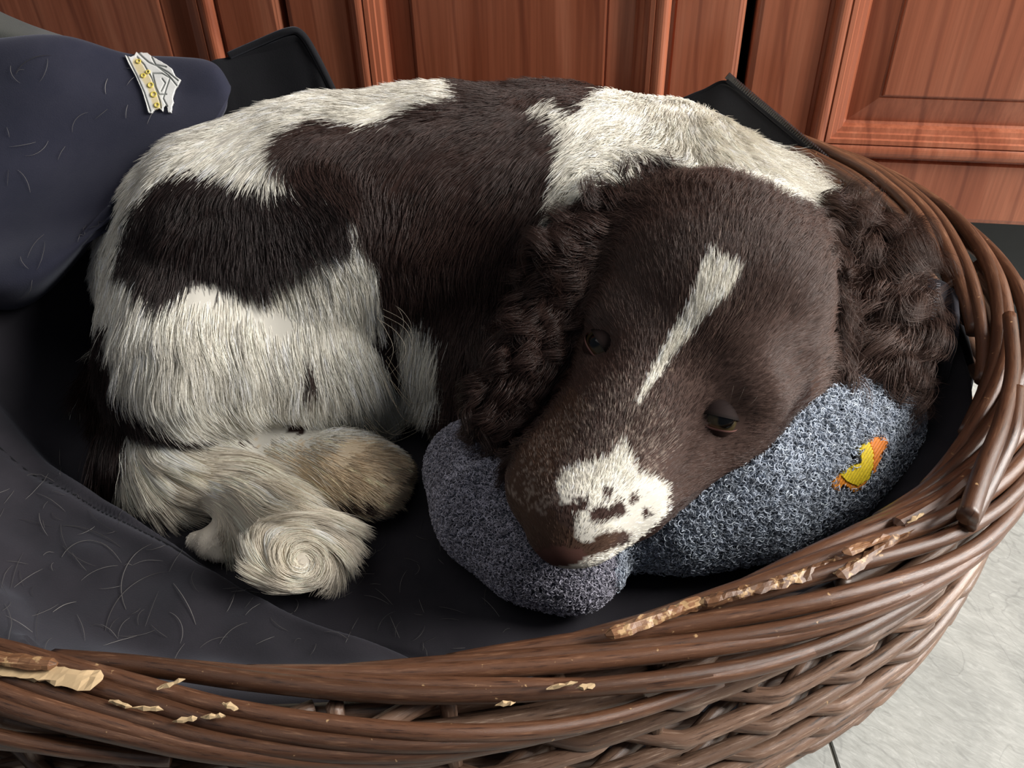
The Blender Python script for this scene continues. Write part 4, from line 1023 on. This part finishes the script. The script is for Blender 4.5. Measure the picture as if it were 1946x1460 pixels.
for j, (x, y, r) in enumerate([(265.8, 121, 4.0), (275, 147, 3.6), (284, 140, 3.2), (289, 165, 4.6), (294.5, 183, 5.0), (301, 203, 4.2)]):
    p, n = hit(x, y, btree)
    a = IR - n * (IR @ n); a /= np.linalg.norm(a); b = np.cross(n, a); t = np.linspace(0, 2 * math.pi, 22); R = r * depth(p) / FPX
    q = p + n * .0030 + R * (np.cos(t)[:, None] * a + np.sin(t)[:, None] * b)
    V, Fc, u = tube(q, .0006, 6, ref=n, caps=False); mesh_obj('gold_ring', V, Fc, plain('gold_thread', lin(222, 204, 96), .5, .5), crest, uv=u)

# ------------------------------------------------------------------ shed dog hairs lying on the cloth
pts, rad = [], []
def shed(x, y, a, L, bend, tree, r=.00010):
    q = []
    for k in range(9):
        p, n = hit(x, y, tree)
        if p is None: return
        q.append(p + n * (.0006 + .0012 * math.sin(k / 8 * math.pi)))
        x += L / 8 * math.cos(a); y += L / 8 * math.sin(a); a += bend / 8
    pts.append(q); rad.append(np.array([.5, .8, 1, 1, 1, 1, .9, .7, .3]) * r)
hr = random.Random(7)
for _ in range(85): shed(hr.uniform(-20, 520), hr.uniform(900, 1230), hr.uniform(0, 6.28), hr.uniform(15, 80), hr.gauss(0, .9), mtree)
for _ in range(60): shed(hr.uniform(450, 980), hr.uniform(1000, 1240), hr.uniform(0, 6.28), hr.uniform(15, 60), hr.gauss(0, 1.0), mtree, .0001)
for _ in range(30): shed(hr.uniform(0, 330), hr.uniform(110, 560), hr.gauss(1.9, .5), hr.uniform(15, 60), hr.gauss(0, .8), btree, .00012)
for x, y, a, L, b in [(118, 1060, -.9, 110, 1.8), (240, 1160, -1.9, 150, 1.6), (300, 990, .15, 90, .5), (330, 1110, .9, 90, .4), (120, 1000, .1, 120, .6), (200, 1200, -1.3, 170, 1.2), (100, 1165, -.5, 50, .2), (30, 140, -.9, 80, 1.0), (205, 150, 1.9, 30, -.5)]:
    shed(x, y, a, L, b, mtree if y > 700 else btree, .00018)
n = len(pts); o_ = hair_curves('shed_hair', np.array(pts), np.array(rad), np.tile(lin(150, 146, 142), (n, 1)) * rng.uniform(.15, 1.0, (n, 1)), M_fur, None)
o_['label'] = 'loose pale dog hairs scattered over the dark mattress and blanket'; o_['category'] = 'hair'; o_['kind'] = 'stuff'

# long wisps of feathering and a few eyebrow and muzzle whiskers
pts, rad, cc = [], [], []
def wisp(p3, r, c):
    q = catmull([Pz(*p) for p in p3], 14); pts.append(q); rad.append(r * np.interp(np.linspace(0, 1, 14), [0, .5, 1], [1, .8, .2])); cc.append(c)
wr_ = random.Random(5)
for j in range(12):
    a = wr_.uniform(-26, 20); b = wr_.uniform(-30, 30); c = wr_.uniform(-30, 30)
    if j % 2: wisp([(722 + a * .3, 585 + b, .20), (752 + a, 610 + b, .20), (766 + a, 650 + b, .19), (748 + c, 705 + b, .17)], .00012, lin(205, 194, 175))
    else: wisp([(735 + a * .4, 700 + b, .16), (765 + a, 745 + b, .15), (800 + a, 775 + c, .135), (835 + c, 790 + c * .5, .125)], .00012, lin(170, 154, 130))
for j in range(6):
    a = wr_.uniform(-14, 14); b = wr_.uniform(-10, 10)
    wisp([(700 + a, 800 + b, .13), (735 + a, 830 + b, .115), (775 + a * 2, 815 + b, .11), (830 + a, 770 + b * 2, .125)], .00011, lin(180, 168, 145))
for x, y, dx, dy in [(1395, 775, 20, -45), (1385, 770, 10, -40), (1405, 780, 35, -35)]:
    p, n = hit(x, y); v = IR * dx - IU * dy; v *= depth(p) / FPX; u = np.linspace(0, 1, 14)[:, None]
    pts.append(p + v * u + n * (.012 * np.sin(u * 2.2))); rad.append(np.linspace(.00009, .00003, 14)); cc.append(lin(110, 98, 88))
hair_curves('feathering', np.array(pts), np.array(rad), np.array(cc), M_fur, dog)
